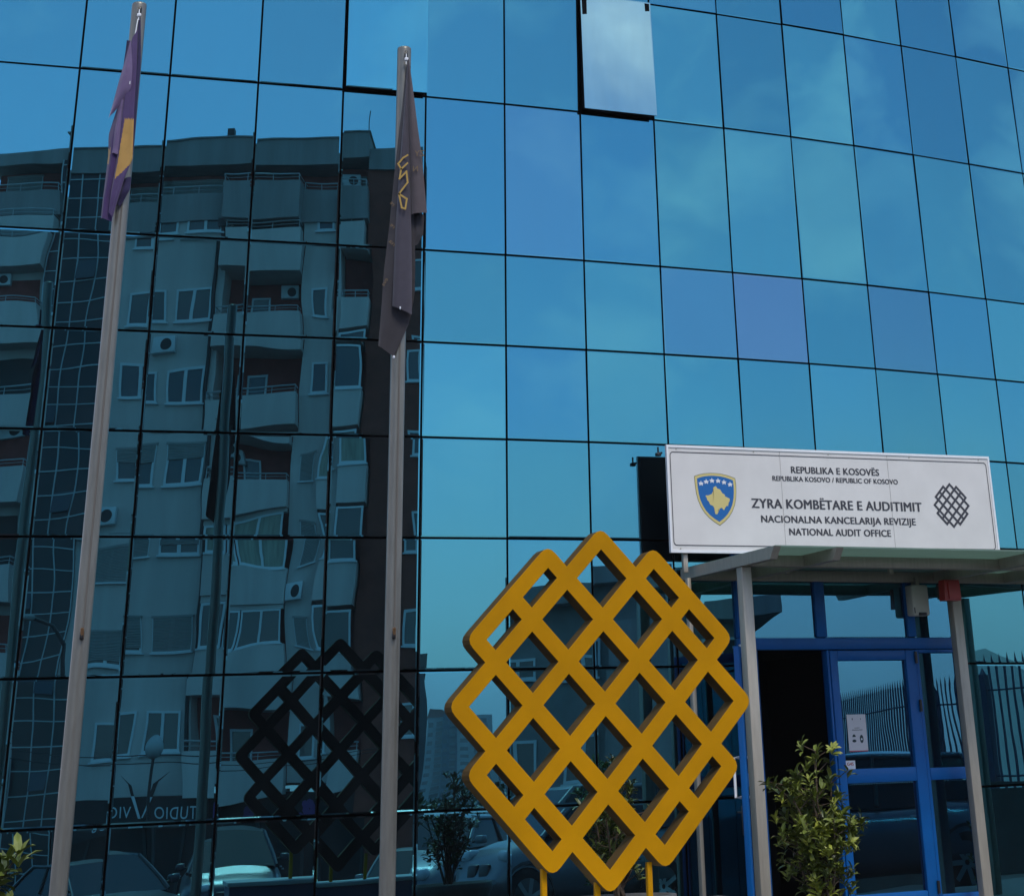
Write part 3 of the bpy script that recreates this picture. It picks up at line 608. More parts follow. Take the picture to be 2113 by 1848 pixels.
lobe(q, [(-1.778, 6.455), (-1.80, 6.0), (-1.823, 5.6), (-1.84, 5.2), (-1.845, 4.9), (-1.848, 4.665)], [(-1.768, 6.455), (-1.757, 6.0), (-1.742, 5.6), (-1.728, 5.2), (-1.716, 4.9), (-1.712, 4.60)], 12.686, 0.038, M_BAN, ncol=14, ripple=0.008, ph=2.2)
lobe(q, [(-1.772, 6.46), (-1.765, 6.2), (-1.757, 5.9), (-1.746, 5.6), (-1.728, 5.30)], [(-1.766, 6.46), (-1.733, 6.232), (-1.695, 5.95), (-1.658, 5.70), (-1.619, 5.308)], 12.675, 0.022, cloth_mat('warm_grey_banner_cloth', (0.070, 0.056, 0.064)), ripple=0.004, ph=0.3)
put(q, 'cloth', bn, BB)
q = MB(); pts = [(-1.822, 5.66), (-1.79, 5.70), (-1.757, 5.72), (-1.757, 5.66), (-1.80, 5.62), (-1.81, 5.55), (-1.762, 5.60), (-1.752, 5.52), (-1.812, 5.44), (-1.79, 5.34), (-1.765, 5.33), (-1.755, 5.40)]
for a, b_ in ((0, 1), (1, 2), (3, 4), (4, 5), (5, 6), (6, 7), (7, 8), (8, 9), (9, 10), (10, 11), (8, 11), (4, 0)):
    A_, B_ = Vector(pts[a]), Vector(pts[b_]); d_ = (B_ - A_).normalized() * 0.006; n_ = Vector((-d_.y, d_.x)); P_ = [A_ - d_ + n_, B_ + d_ + n_, B_ + d_ - n_, A_ - d_ - n_]
    q.add([(p_[0], 12.634 - 0.0006 * a, p_[1]) for p_ in P_], [(0, 1, 2, 3)], M_BTXT)
put(q, 'gold_lattice_print', bn, BB)
for txt, x, z, w, h, rz, m_, y in (('ZY', -1.672, 5.71, 0.07, 0.045, 0, M_BTX2, 12.640), ('N', -1.700, 5.60, 0.035, 0.042, 0, M_BTX2, 12.638), ('re', -1.873, 5.38, 0.032, 0.03, -50, M_BTX2, 12.684), ('re', -1.868, 5.22, 0.035, 0.03, -50, M_BTX2, 12.684), ('na', -1.868, 5.10, 0.05, 0.03, -45, M_BTX2, 12.684), ('eva', -1.895, 4.83, 0.055, 0.03, 60, M_BTX2, 12.684)):
    o = link('banner_lettering', text_mesh(txt, w, h, m_, 0.01)); o.location = (x, y, z); o.rotation_euler = (0, R(rz), R(180)); o.parent = bn; o.matrix_parent_inverse = BB
q = MB(); q.lathe([(0, -0.012), (0.008, -0.006), (0.008, 0.006), (0, 0.012)], M_STAR, 8, -1.829, 12.672, 4.32).lathe([(0, -0.012), (0.006, -0.006), (0.006, 0.008), (0, 0.012)], M_STAR, 8, -1.79, 12.655, 4.645); put(q, 'grommet', bn, BB)

fl = thing('blue_gold_flag', 'blue flag with a gold shape hanging limp from the left flagpole', 'flag', (-3.60, 12.0, 5.15))
FB = Matrix.Translation((3.60, -12.0, -5.15))
M_FB = cloth_mat('flag_purple_blue', (0.042, 0.020, 0.100)); M_FD = cloth_mat('flag_navy_back', (0.014, 0.009, 0.060)); M_FL = cloth_mat('flag_lavender', (0.135, 0.095, 0.200)); M_FB2 = cloth_mat('flag_mid_purple', (0.060, 0.036, 0.120)); M_FG = cloth_mat('flag_gold', (0.42, 0.245, 0.065))  # navy, purple and lavender tones, set leaf by leaf
q = MB()
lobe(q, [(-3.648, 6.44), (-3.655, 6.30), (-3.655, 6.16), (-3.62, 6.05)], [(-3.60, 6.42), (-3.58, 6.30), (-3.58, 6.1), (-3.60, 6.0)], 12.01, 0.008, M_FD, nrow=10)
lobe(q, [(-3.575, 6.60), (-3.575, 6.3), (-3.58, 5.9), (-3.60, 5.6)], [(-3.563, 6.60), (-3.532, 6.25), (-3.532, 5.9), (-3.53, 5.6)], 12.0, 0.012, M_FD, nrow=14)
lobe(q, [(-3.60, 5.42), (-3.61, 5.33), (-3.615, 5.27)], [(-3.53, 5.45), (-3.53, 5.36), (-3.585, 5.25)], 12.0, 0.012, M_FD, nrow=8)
lobe(q, [(-3.62, 6.15), (-3.675, 5.90), (-3.706, 5.75), (-3.695, 5.60), (-3.70, 5.45), (-3.705, 5.30), (-3.703, 5.165)], [(-3.58, 6.1), (-3.60, 5.8), (-3.60, 5.6), (-3.60, 5.5), (-3.61, 5.38), (-3.63, 5.28), (-3.625, 5.14)], 11.985, 0.03, M_FB, ncol=14, nrow=34, ripple=0.010, ph=.5, gold=lambda x, z: 5.54 < z < 5.64 and x < -3.672, mtl2=M_FG)
lobe(q, [(-3.605, 6.38), (-3.62, 6.0), (-3.625, 5.75), (-3.63, 5.5), (-3.64, 5.35), (-3.645, 5.2)], [(-3.565, 6.50), (-3.545, 6.2), (-3.535, 5.9), (-3.518, 5.56), (-3.56, 5.42), (-3.615, 5.16)], 11.962, 0.026, M_FB2, ncol=30, nrow=90, ripple=0.009, ph=2.4, gold=lambda x, z: z < 5.89 and x > -3.588 - (5.84 - z) * 0.08 and z < 5.84 and z > 5.42 + max(0, x + 3.62) * 1.1, mtl2=M_FG)
lobe(q, [(-3.640, 5.96), (-3.652, 5.75), (-3.656, 5.60)], [(-3.605, 5.98), (-3.612, 5.75), (-3.616, 5.59)], 11.938, 0.014, M_FL, nrow=12, ncol=6)
lobe(q, [(-3.600, 6.40), (-3.635, 6.2), (-3.67, 6.0), (-3.705, 5.825)], [(-3.594, 6.40), (-3.568, 6.2), (-3.562, 6.06), (-3.66, 5.89)], 11.928, 0.016, M_FL, nrow=16)
put(q, 'cloth', fl, FB)
q = MB(); q.tube([(-3.575, 11.98, 6.58), (-3.58, 11.965, 6.45), (-3.585, 11.95, 6.30)], 0.004, M_ALU, 6).tube([(-3.578, 11.93, 6.17), (-3.574, 11.925, 6.08)], 0.004, M_STAR, 6); put(q, 'halyard_cord', fl, FB)

# ------------------------------------------------------------------ shrubs in pots
def leaf_verts(p, d, n, L_, W__, bend):
    d = d.normalized(); s_ = d.cross(n).normalized(); up = s_.cross(d).normalized()
    return [p, p + d * L_ * .35 + s_ * W__ * .5 + up * bend * .4, p + d * L_ * .35 - s_ * W__ * .5 + up * bend * .4, p + d * L_ * .75 + s_ * W__ * .42 + up * bend * .2, p + d * L_ * .75 - s_ * W__ * .42 + up * bend * .2, p + d * L_ - up * bend, p + d * L_ * .5 + up * bend * .1]
def shrub(name, label, loc, height, radius, z0, seed, tips=120, leafL=0.075, pot=0.28, group='potted shrubs with narrow glossy leaves', dark=False, lean=(0, 0), pot_r=0.26, cat='plant'):
    rn = random.Random(seed); t = thing(name, label, cat, loc, 0, group)
    st_ = MB(); fol = MB(); stems = []
    top = height
    nb = 13
    ends = []
    for i in range(nb):
        a = rn.uniform(0, 6.28); rr = radius * rn.uniform(0.25, 0.95) * (0.3 if i == 0 else 1); h = z0 + (top - z0) * (1.0 if i == 0 else rn.uniform(0.45, 0.86))
        b0 = Vector((rn.gauss(0, .02), rn.gauss(0, .02), z0)); e_ = Vector((rr * math.cos(a) + lean[0], rr * math.sin(a) + lean[1], h))
        m_ = b0.lerp(e_, .5) + Vector((rn.gauss(0, .04), rn.gauss(0, .04), .03)); st_.tube([b0, m_, e_], [0.012, 0.008, 0.004], M_BARK, 6); stems.append((b0, m_, e_)); ends.append(e_)
    for k in range(tips):
        b0, m_, e_ = rn.choice(stems); u = rn.uniform(0.12, 1.0)
        base = b0.lerp(m_, u * 2) if u < .5 else m_.lerp(e_, u * 2 - 1)
        a = rn.uniform(0, 6.28); L2 = rn.uniform(.06, .20) * radius / .32
        tip = base + Vector((math.cos(a) * L2, math.sin(a) * L2, rn.uniform(.02, .14)))
        st_.tube([base, tip], [0.004, 0.0025], M_BARK, 4, False); ends.append(tip)
    for e_ in ends:
        shade = rn.random(); outw = Vector((e_.x, e_.y, 0)).length / max(radius, .01); mm = M_LEAF[2] if dark or shade < .18 else M_LEAF[1] if shade > 0.66 else M_LEAF[0]
        nl = rn.randint(8, 14); ax = Vector((e_.x * .7 + rn.gauss(0, .2), e_.y * .7 + rn.gauss(0, .2), .8)).normalized(); o1 = ax.orthogonal().normalized(); o2 = ax.cross(o1)
        for k in range(nl):
            a = k * 2.4 + rn.uniform(-.3, .3); el = rn.uniform(.1, 1.15); d_ = (o1 * math.cos(a) + o2 * math.sin(a)) * math.cos(el) + ax * math.sin(el)
            Ln = leafL * rn.uniform(.6, 1.15); p_ = e_ - ax * rn.uniform(0, .07)
            v_ = leaf_verts(p_, d_, ax + Vector((0.001, .002, 0)), Ln, Ln * .36, Ln * .10 + rn.uniform(0, .006))
            fol.add(v_, [(0, 1, 6), (0, 6, 2), (1, 3, 6), (2, 6, 4), (6, 3, 5), (6, 5, 4)], mm if rn.random() < .8 else M_LEAF[0])
    f = fol.build('foliage', None, t); f['kind'] = 'stuff'; st_.build('stems', None, t)
    if pot:
        p_ = MB(); r = pot_r; p_.lathe([(0, 0), (r * .55, 0), (r * .75, z0 * .35), (r * .98, z0 * .85), (r * 1.04, z0 * .92), (r * 1.04, z0), (r * .93, z0), (r * .90, z0 - .05), (0, z0 - .05)], M_POT, 28); p_.build('pot', None, t)
        s2 = MB(); s2.lathe([(0, z0 - .035), (r * .90, z0 - .045)], M_SOIL, 24); s2.build('soil', None, t)
    return t
shrub('potted_shrub', 'leafy green shrub in a round pot beside the open doorway', (1.03, 15.95, 0.36), 1.52, 0.285, 0.42, 3, 210, leafL=0.088)
shrub('potted_shrub', 'leafy shrub at the left edge of the picture, only its right twigs showing', (-2.62, 7.62, 0.08), 1.76, 0.20, 0.45, 8, 80, leafL=0.080)
shrub('potted_shrub', 'shrub coloured dark as if backlit, in a wide bowl behind the yellow lattice, reflected in the glass', (-0.50, 15.25, 0.33), 1.52, 0.28, 0.66, 21, 90, dark=True, pot_r=0.40, lean=(-0.02, 0.03))  # mostly dark leaves: backlit shade put into their colour
shrub('garden_shrub', 'small yellow green shrub right of the entrance, reflected in the lowest glass', (4.55, 18.6, 0.50), 0.75, 0.22, 0.0, 31, 46, pot=0, group=None, leafL=0.06)
shrub('garden_shrub', 'small yellow green shrub facing the side light, reflected beside the wheel arch', (3.6, 16.4, 0.38), 0.75, 0.2, 0.0, 32, 46, pot=0, group=None, leafL=0.06)

# ------------------------------------------------------------------ what stands behind the camera and shows in the glass
# apartment block; its local x runs along its street front, +y towards the street
apt = thing('apartment_building', 'grey rendered apartment block with balconies and a glazed stair tower, mirrored in the left glass', 'building', (21.81, -29.34, 0), R(39.46))
FL0 = 3.3; FH = 2.92
GND = -1.2
q = MB()
q.box(-9.2, -6.45, -9, -0.4, 2.13, 21.3, M_REND).box(-4.38, -0.45, -9, 0.0, 2.13, 21.3, M_REND).box(-0.449, 5.0, -9, -1.25, 2.4, 21.3, M_MAROON)
q.box(2.55, 3.80, -1.249, 0.0, 2.4, 21.3, M_REND); q.box(-0.449, -0.30, -1.249, 0.0, 2.4, 21.3, M_REND)
q.box(5.001, 7.1, -9.0, -0.15, GND, 23.1, M_BROWN)
q.box(-18, -9.201, -9, -0.2, GND, 23, M_REND)
for k in range(0, 7):      # the balcony slots' floors
    pass
q.build('wall', None, apt)
q = MB(); q.box(-9.2, 5.0, -9, -1.3, 21.301, 23.5, M_MAROON); q.build('attic_wall', None, apt)
q = MB(); q.box(-6.28, 5.05, -9, 0.25, 23.5, 24.45, M_REND2).box(5.051, 7.3, -9, 0.0, 23.1, 23.85, M_REND2).box(-9.4, -6.281, -9, 0.1, 23.4, 23.95, M_REND2).box(-6.4, 5.12, -9.0, 0.32, 24.451, 24.50, M_CONC)
q.build('roof', None, apt)
q = MB(); q.box(-0.9, -0.3, -1.2, -0.6, 24.5, 24.8, M_PIPE).box(-0.75, -0.45, -1.1, -0.7, 24.8, 25.15, M_PIPE); q.build('chimney', None, apt)
q = MB(); q.tube([(5.0, -0.1, 24.4), (5.03, -0.1, 25.4)], 0.02, M_PIPE, 5); q.build('antenna', None, apt)
# attic parapets, bowed out balcony fronts
def railing(name, x0, x1, y0, y1, z, posts=True, hgt=0.30):
    q = MB(); n = max(2, int((x1 - x0) / 0.9))
    P = [(x0, y1, z), (x0, y0, z), (x1, y0, z), (x1, y1, z)]
    q.tube(P, 0.028, M_RAIL, 6).tube([(a, b_, c_ - hgt * .5) for a, b_, c_ in P], 0.012, M_RAIL, 5)
    for k in range(n + 1): x = x0 + (x1 - x0) * k / n; q.tube([(x, y0, z), (x, y0, z - hgt)], 0.015, M_RAIL, 5)
    return q.build(name, None, apt)
for x0, x1, y, z0, z1, m_ in ((-4.6, -0.5, 0.15, 21.25, 22.35, M_REND2), (-0.5, 2.45, 0.95, 21.15, 22.62, M_REND2), (2.45, 3.85, 0.15, 21.15, 22.45, M_REND2), (3.85, 5.05, 0.6, 20.9, 22.2, M_REND2), (-9.2, -6.4, 0.55, 21.2, 22.15, M_REND2)):
    q = MB(); q.box(x0, x1, y - 0.12, y, z0, z1, m_).box(x0, x1, -1.3, y - 0.121, z0, z0 + 0.18, m_); q.box(x0, x0 + 0.1, -0.5, y - 0.122, z0 + 0.181, z1, m_).box(x1 - 0.1, x1, -0.5, y - 0.122, z0 + 0.181, z1, m_); q.build('attic_parapet', None, apt)
    railing('railing', x0 + 0.05, x1 - 0.05, y - 0.06, -0.3, z1 + 0.30)
# windows (frame > pane), shared meshes
def win_meshes(w, h, halves=2, shut=0.0):
    f = MB(); t = 0.075
    f.box(-w / 2, w / 2, 0, 0.07, 0, t, M_WINF).box(-w / 2, w / 2, 0, 0.07, h - t, h, M_WINF).box(-w / 2, -w / 2 + t, 0, 0.07, t, h - t, M_WINF).box(w / 2 - t, w / 2, 0, 0.07, t, h - t, M_WINF)
    for k in range(1, halves): x = -w / 2 + w * k / halves; f.box(x - t * .75, x + t * .75, 0, 0.068, t, h - t, M_WINF)
    f.box(-w / 2 - 0.06, w / 2 + 0.06, 0.0, 0.14, -0.06, -0.001, M_WINF)
    g_ = MB(); g_.add([(-w / 2 + t, 0.02, t), (w / 2 - t, 0.02, t), (w / 2 - t, 0.02, h - t), (-w / 2 + t, 0.02, h - t)], [(0, 1, 2, 3)])
    s_ = None
    if shut:
        s_ = MB(); z = h - 0.02
        while z > h * (1 - shut): s_.prism([(0.075, z), (0.095, z - 0.025), (0.075, z - 0.05)], 'x', -w / 2 + 0.03, w / 2 - 0.03); z -= 0.052
        s_.box(-w / 2 - 0.03, w / 2 + 0.03, 0.0, 0.11, h - 0.01, h + 0.06)
    return f.mesh('window'), g_.mesh('pane', M_WING), g_.mesh('pane', M_CURT), s_.mesh('shutter', M_SHUT) if s_ else None
WM = {}
def window(x, z, w, h, y=0.0, halves=2, shut=0.0, curt=False, parent=None):
    key = (w, h, halves, shut)
    if key not in WM: WM[key] = win_meshes(*key)
    f, g_, c_, s_ = WM[key]
    o = link('window', f, parent or apt, (x, y + 0.012, z)); link('pane', c_ if curt else g_, o)
    if s_: link('shutter', s_, o)
    return o
fl_z = [FL0 + FH * k for k in range(7)]          # window sill heights
for k, z in enumerate(fl_z):
    sh_ = {0: (0, 0), 1: (0.85, 0.95), 2: (0.999, 0.72), 3: (0.42, 0.42), 4: (0, 0), 5: (0, 0), 6: (0, 0)}[k]
    window(-2.95, z, 1.45, 1.15, shut=sh_[0]); window(-1.25, z, 1.25, 1.15, shut=sh_[1])
    window(3.30, z, 0.62, 1.15, halves=1, shut=0.999 if k in (1, 2, 3) else 0, y=0.0)
    if k < 6: window(6.85, z + 0.3, 0.5, 1.1, halves=1, y=-0.15)
for x, w in ((-3.6, 1.3), (-2.0, 2.2), (1.2, 1.4), (-8.2, 1.3)): window(x, 21.5, w, 1.75, y=-1.3, halves=2, shut=0.95)
window(4.4, 21.5, 0.8, 1.6, y=-1.3, halves=1, shut=0.95)
# centre balconies: solid fronts with a rail over them, glazed in on two floors
for k, z in enumerate(fl_z):
    q = MB(); y = 0.70 if k not in (1, 2) else 0.45
    x0, x1 = -0.42, 2.52
    n = 8; front = [(x0 + (x1 - x0) * i / n, y + 0.12 * math.sin(math.pi * i / n)) for i in range(n + 1)]
    poly_ = front + [(x1, -1.25), (x0, -1.25)]
    q.prism(poly_[::-1], 'z', z - 1.25, z - 1.08, M_REND)
    for (xa, ya), (xb, yb) in zip(front, front[1:]): q.prism([(xa, ya - 0.1), (xb, yb - 0.1), (xb, yb), (xa, ya)], 'z', z - 1.079, z, M_REND)
    q.box(x0, x0 + 0.1, 0.001, y - 0.101, z - 1.079, z, M_REND).box(x1 - 0.1, x1, 0.001, y - 0.101, z - 1.079, z, M_REND)
    q.build('balcony', None, apt)
    if k in (1, 2):
        for xx, ww in ((0.02, 0.75), (1.42, 1.95)): window(xx, z + 0.02, ww, 1.45, y=y - 0.06, halves=2 if ww > 1 else 1, curt=(k == 2))
        q = MB(); q.box(-0.40, 2.5, -0.2, y - 0.08, z + 1.49, z + 1.66, M_REND); q.build('balcony_head', None, apt)
    else:
        railing('railing', x0 + 0.05, x1 - 0.05, y + 0.02, -0.05, z + 0.26, hgt=0.26)
        window(0.6, z - 1.0, 0.8, 2.1, y=-1.25, halves=1)
# right hand bay, some floors glazed in
for k, z in enumerate(fl_z):
    y = 0.55; q = MB(); q.box(3.86, 4.92, -1.25, y, z - 1.25, z - 1.08, M_REND).box(3.86, 4.92, y - 0.1, y, z - 1.079, z - (0.0), M_REND).box(4.82, 4.92, -1.2, y - 0.101, z - 1.079, z, M_REND)
    q.build('balcony', None, apt)
    if k in (1, 2, 3, 4): window(4.39, z + 0.02, 1.02, 1.5, y=y - 0.09, halves=1, curt=(k == 3))
    else: railing('railing', 3.9, 4.88, y - 0.05, -0.05, z + 0.26, hgt=0.26)
# left wing balconies
for k in range(7):
    z = FL0 + FH * k + 0.25
    q = MB(); q.box(-9.2, -6.5, -1.2, 0.9, z - 1.25, z - 1.08, M_REND).box(-9.2, -6.5, 0.8, 0.9, z - 1.079, z, M_REND); q.box(-6.6, -6.5, -0.39, 0.799, z - 1.079, z, M_REND); q.build('balcony', None, apt)
    q = MB(); q.box(-9.0, -6.7, -0.399, -0.385, z - 1.07, z + 1.35, M_MAROON if k % 2 else M_PIPE); q.build('balcony_recess', None, apt)
    railing('railing', -9.15, -6.55, 0.85, -0.2, z + 0.26, hgt=0.26)
# glazed stair tower
q = MB(); q.box(-6.449, -4.381, -9, 0.12, GND, 23.5, M_TGL); q.build('stair_tower_core', None, apt)
mu = MB(); mu.box(-0.02, 0.02, 0.12, 0.17, 0, 23.5 - GND, M_RAIL); mu = mu.mesh('mullion')
tr = MB(); tr.box(-6.44, -4.39, 0.12, 0.165, 0, 0.035, M_RAIL); tr = tr.mesh('transom')
for x in (-6.43, -5.75, -5.07, -4.40): link('mullion', mu, apt, (x, 0, GND))
z = GND
while z < 23.4: link('transom', tr, apt, (0, 0, z)); z += 0.72
for x, z in ((-5.41, 2.5), (-5.41, 5.4), (-6.09, 8.3), (-5.41, 11.2), (-6.09, 14.0), (-5.41, 19.7)):
    q = MB(); q.add([(x - 0.32, 0.13, z + 0.66), (x + 0.32, 0.13, z + 0.66), (x + 0.32, 0.30, z + 0.04), (x - 0.32, 0.30, z + 0.04)], [(0, 1, 2, 3)], M_TGL2); q.build('vent_sash', None, apt)
# rain pipe, ground floor shopfronts
q = MB(); q.tube([(-0.62, 0.06, 21.2), (-0.55, 0.08, 16), (-0.45, 0.08, 8), (-0.40, 0.08, 2.2)], 0.07, M_PIPE, 8).box(-0.75, -0.45, 0.0, 0.25, 21.0, 21.3, M_PIPE); q.build('rain_pipe', None, apt)
M_SHOP = mat('dark_shopfront', (0.010, 0.011, 0.014), 0.35, spec=0.25); M_SIGNB = mat('black_fascia', (0.008, 0.008, 0.012), 0.5)
q = MB(); q.box(-18, -6.45, -9, -0.3, GND, 2.12, M_SHOP).box(-4.38, 5.0, -9, -0.25, GND, 2.12, M_SHOP); q.build('ground_floor', None, apt)
sm_ = MB(); sm_.box(-0.05, 0.05, -0.25, -0.15, 0, 1.3 - GND, M_PIPE); sm_ = sm_.mesh('shop_mullion')
for x in (-4.3, -3.0, -1.8, -0.6, 0.6, 1.9, 3.3, 4.9): link('shop_mullion', sm_, apt, (x, 0, GND))
ac = MB(); ac.bevel_box(-0.4, 0.4, 0.02, 0.34, 0, 0.55, 0.02, M_WINF).lathe([(0.0, 0.0), (0.2, 0.0), (0.21, 0.01)], M_PIPE, 14); 
acm = MB(); acm.bevel_box(-0.4, 0.4, 0.02, 0.34, 0, 0.55, 0.02, M_WINF); disc(acm, 0.08, 0.27, 0.2, 0.2, M_PIPE, y=0.345); acm = acm.mesh('air_conditioner')
for x, y, z in ((2.95, 0, 8.0), (-2.1, 0, 16.6), (-3.9, 0, 10.6), (1.9, -1.24, 18.9), (-0.05, -1.24, 12.9), (-7.4, -0.38, 13.6), (-8.4, -0.38, 19.2), (4.2, -1.24, 22.6)): link('air_conditioner', acm, apt, (x, y, z))
sgb = MB(); sgb.box(-4.3, 0.25, -0.25, 0.25, 1.32, 2.12, M_SIGNB); fas = sgb.build('shop_fascia', None, apt)
M_SILV = mat('silver_letters', (0.62, 0.65, 0.70), 0.3, metal=0.5, noise=0.05)
def apt_text(txt, x, z, w, h, m_=M_SILV, y=0.262): return link('fascia_lettering', text_mesh(txt, w, h, m_, 0.0, 1.15), apt, (x, y, z), (0, 0, math.pi))
apt_text('STUDIO', -0.55, 1.50, 1.35, 0.36); apt_text('VIOS', -2.42, 1.50, 0.92, 0.36)
q = MB(); q.prism([(-2.35, 2.75), (-2.1, 2.5), (-1.72, 1.45), (-1.62, 1.45), (-2.0, 2.45)], 'y', 0.27, 0.31, M_SIGNB); q.prism([(-0.85, 2.75), (-1.15, 2.5), (-1.52, 1.45), (-1.60, 1.45), (-1.30, 2.45)], 'y', 0.272, 0.312, M_SIGNB)
q.prism([(-1.98, 2.15), (-1.88, 2.15), (-1.62, 1.48), (-1.70, 1.48)], 'y', 0.33, 0.34, M_SILV).prism([(-1.36, 2.1), (-1.28, 2.1), (-1.56, 1.5), (-1.60, 1.5)], 'y', 0.33, 0.34, M_SILV); q.build('fascia_emblem', None, apt)
M_PURP = mat('purple_decoration', (0.17, 0.05, 0.25), 0.6)
for cx, cz in ((1.35, 1.7), (1.75, 1.3), (3.35, 1.65), (3.0, 1.25)):
    q = MB()
    for k in range(5):
        a = k * 1.256; v = [(cx + .14 * math.cos(a) + .13 * math.cos(b_ * .785), -0.14 + 0.002 * k, cz + .14 * math.sin(a) + .13 * math.sin(b_ * .785)) for b_ in range(8)]; q.add(v, [tuple(range(8))], M_PURP)
    q.build('window_flower', None, apt)

# second, lower block with a jutting flat roof
b2 = thing('apartment_building', 'low pale block with a jutting flat roof, mirrored behind the yellow lattice', 'building', (29.85, -14.77, 0), R(51.2))
ROOF = (7.9, 6.9)
q = MB(); q.box(7.8, 13.4, -9, -0.8, -3, 6.5, M_CONC).box(-0.8, 7.799, -9.1, -0.82, -3, 7.5, M_CONC); q.box(4.5, 7.5, -0.799, 0.1, -3, 6.4, M_REND2); q.build('wall', None, b2)
q = MB(); q.box(8.3, 14.6, -10, 0.5, 6.501, 7.05, M_REND2).box(-1.2, 8.299, -9.9, 0.2, 7.501, 8.0, M_REND2); q.build('roof', None, b2)
for x in (0.2, 2.2, 3.6, 8.8, 10.6):
    for z in (4.7, 1.9, -0.7): window(x, z, 1.2, 1.3, y=-0.8, parent=b2, curt=False)
for z in (3.9, 1.1):
    q = MB(); q.box(8.1, 11.9, -0.8, 0.6, z - 0.2, z, M_CONC); q.build('balcony', None, b2)
    q = MB(); q.tube([(8.15, 0.55, z + 1.0), (11.85, 0.55, z + 1.0)], 0.03, M_PIPE, 5)
    for k in range(22): q.tube([(8.15 + k * 3.7 / 21, 0.55, z), (8.15 + k * 3.7 / 21, 0.55, z + 1.0)], 0.012, M_PIPE, 4, False)
    q.build('railing', None, b2)
# garden wall and low white building in front of the distant towers
lw_ = thing('low_building', 'long low white building with a dark hedge on it, mirrored above the dark potted shrub', 'building', (39.5, -33, -2.2), R(46))
q = MB(); q.box(-12, 16, -6, 0, 0, 3.45, mat('white_render', (0.36, 0.37, 0.37), 0.8, noise=0.1, nscale=0.8)); q.build('wall', None, lw_)
q = MB(); q.box(-12, 16, -0.2, 0.25, 2.2, 2.45, M_REND2).box(-12, 16, -0.02, 0.02, 0.0, 2.0, M_SHOP); q.build('canopy_band', None, lw_)
hb_ = MB(); rn = random.Random(9)
for k in range(2600):
    x = rn.uniform(-12, 16); z = 3.5 + rn.random() ** 1.4 * (1.0 + .4 * math.sin(x * 1.3) + .3 * math.sin(x * 3.1)); y = rn.uniform(-2.2, -.2); s_ = rn.uniform(.07, .17); a = Vector((rn.gauss(0, 1), rn.gauss(0, 1), rn.gauss(0, 1))).normalized(); c_ = a.orthogonal() * s_; d_ = a.cross(c_)
    p_ = Vector((x, y, z)); hb_.add([p_ - c_, p_ - d_ * .6, p_ + c_, p_ + d_ * .6], [(0, 1, 2, 3)], M_LEAF[2])
hb_.build('roof_hedge', None, lw_)['kind'] = 'stuff'
# distant tower blocks
def tower(x, y, z0, rz, w, d, h, label, mtl, red=False, seed=1):
    t = thing('tower_block', label, 'building', (x, y, z0), rz, None)
    q = MB(); q.box(-w / 2, w / 2, -d, 0, 0, h, mtl); q.build('wall', None, t)
    if red: q = MB(); q.prism([(-w / 2 - .3, h), (w / 2 + .3, h), (w / 2 - 1, h + 2.4), (-w / 2 + 1, h + 2.4)], 'y', -d, .3, mat('red_roof_tiles', (0.28, 0.07, 0.04), 0.8, noise=0.2, nscale=1)); q.build('roof', None, t)
    q = MB(); z = 1.2
    while z < h - 2:
        q.box(-w * .42, -w * .18, 0.01, 0.05, z, z + 1.3, M_WING).box(w * 0.0, w * .36, 0.01, 0.05, z, z + 1.4, M_WING).box(-w * .02, w * .38, 0.0, 1.0, z - .9, z - .05, M_CONC); z += 2.9
    q.build('windows', None, t)
    return t
M_FAR = mat('far_render', (0.42, 0.43, 0.42), 0.85, noise=0.1, nscale=0.2); M_FAR2 = mat('far_dark_render', (0.11, 0.13, 0.17), 0.85, noise=0.1, nscale=0.2)
def out_at(az, dist): return math.cos(R(az)) * dist - 1.0, math.sin(R(az)) * dist + 17.5
for az, dist, w, h, lab, mt, red in ((-50.95, 742, 9.0, 56, 'distant cream tower block with stacked balconies and a red roof, mirrored in the glass', M_FAR, True), (-50.38, 735, 7.5, 56.5, 'distant dark slab between two paler tower blocks', M_FAR2, True), (-49.42, 730, 17, 56, 'distant pale tower block with dark balcony openings', M_FAR, False), (-47.9, 780, 24, 50, 'distant grey tower block partly behind the pale one', M_FAR, False)):
    x, y = out_at(az, dist); tower(x, y, -24, R(az + 90), w, 14, h, lab, mt, red)

sl = thing('narrow_block', 'narrow pale block edge next to the brown wall, mirrored in the upper lattice row', 'building', (*out_at(-53.45, 57), -2.5), R(38))
q = MB(); q.box(-1.0, 1.0, -6, 0, 0, 8.7, M_CONC); q.build('wall', None, sl)
q = MB(); q.box(-1.1, 1.1, -6.1, 0.15, 8.701, 9.2, M_REND2); q.build('roof', None, sl)

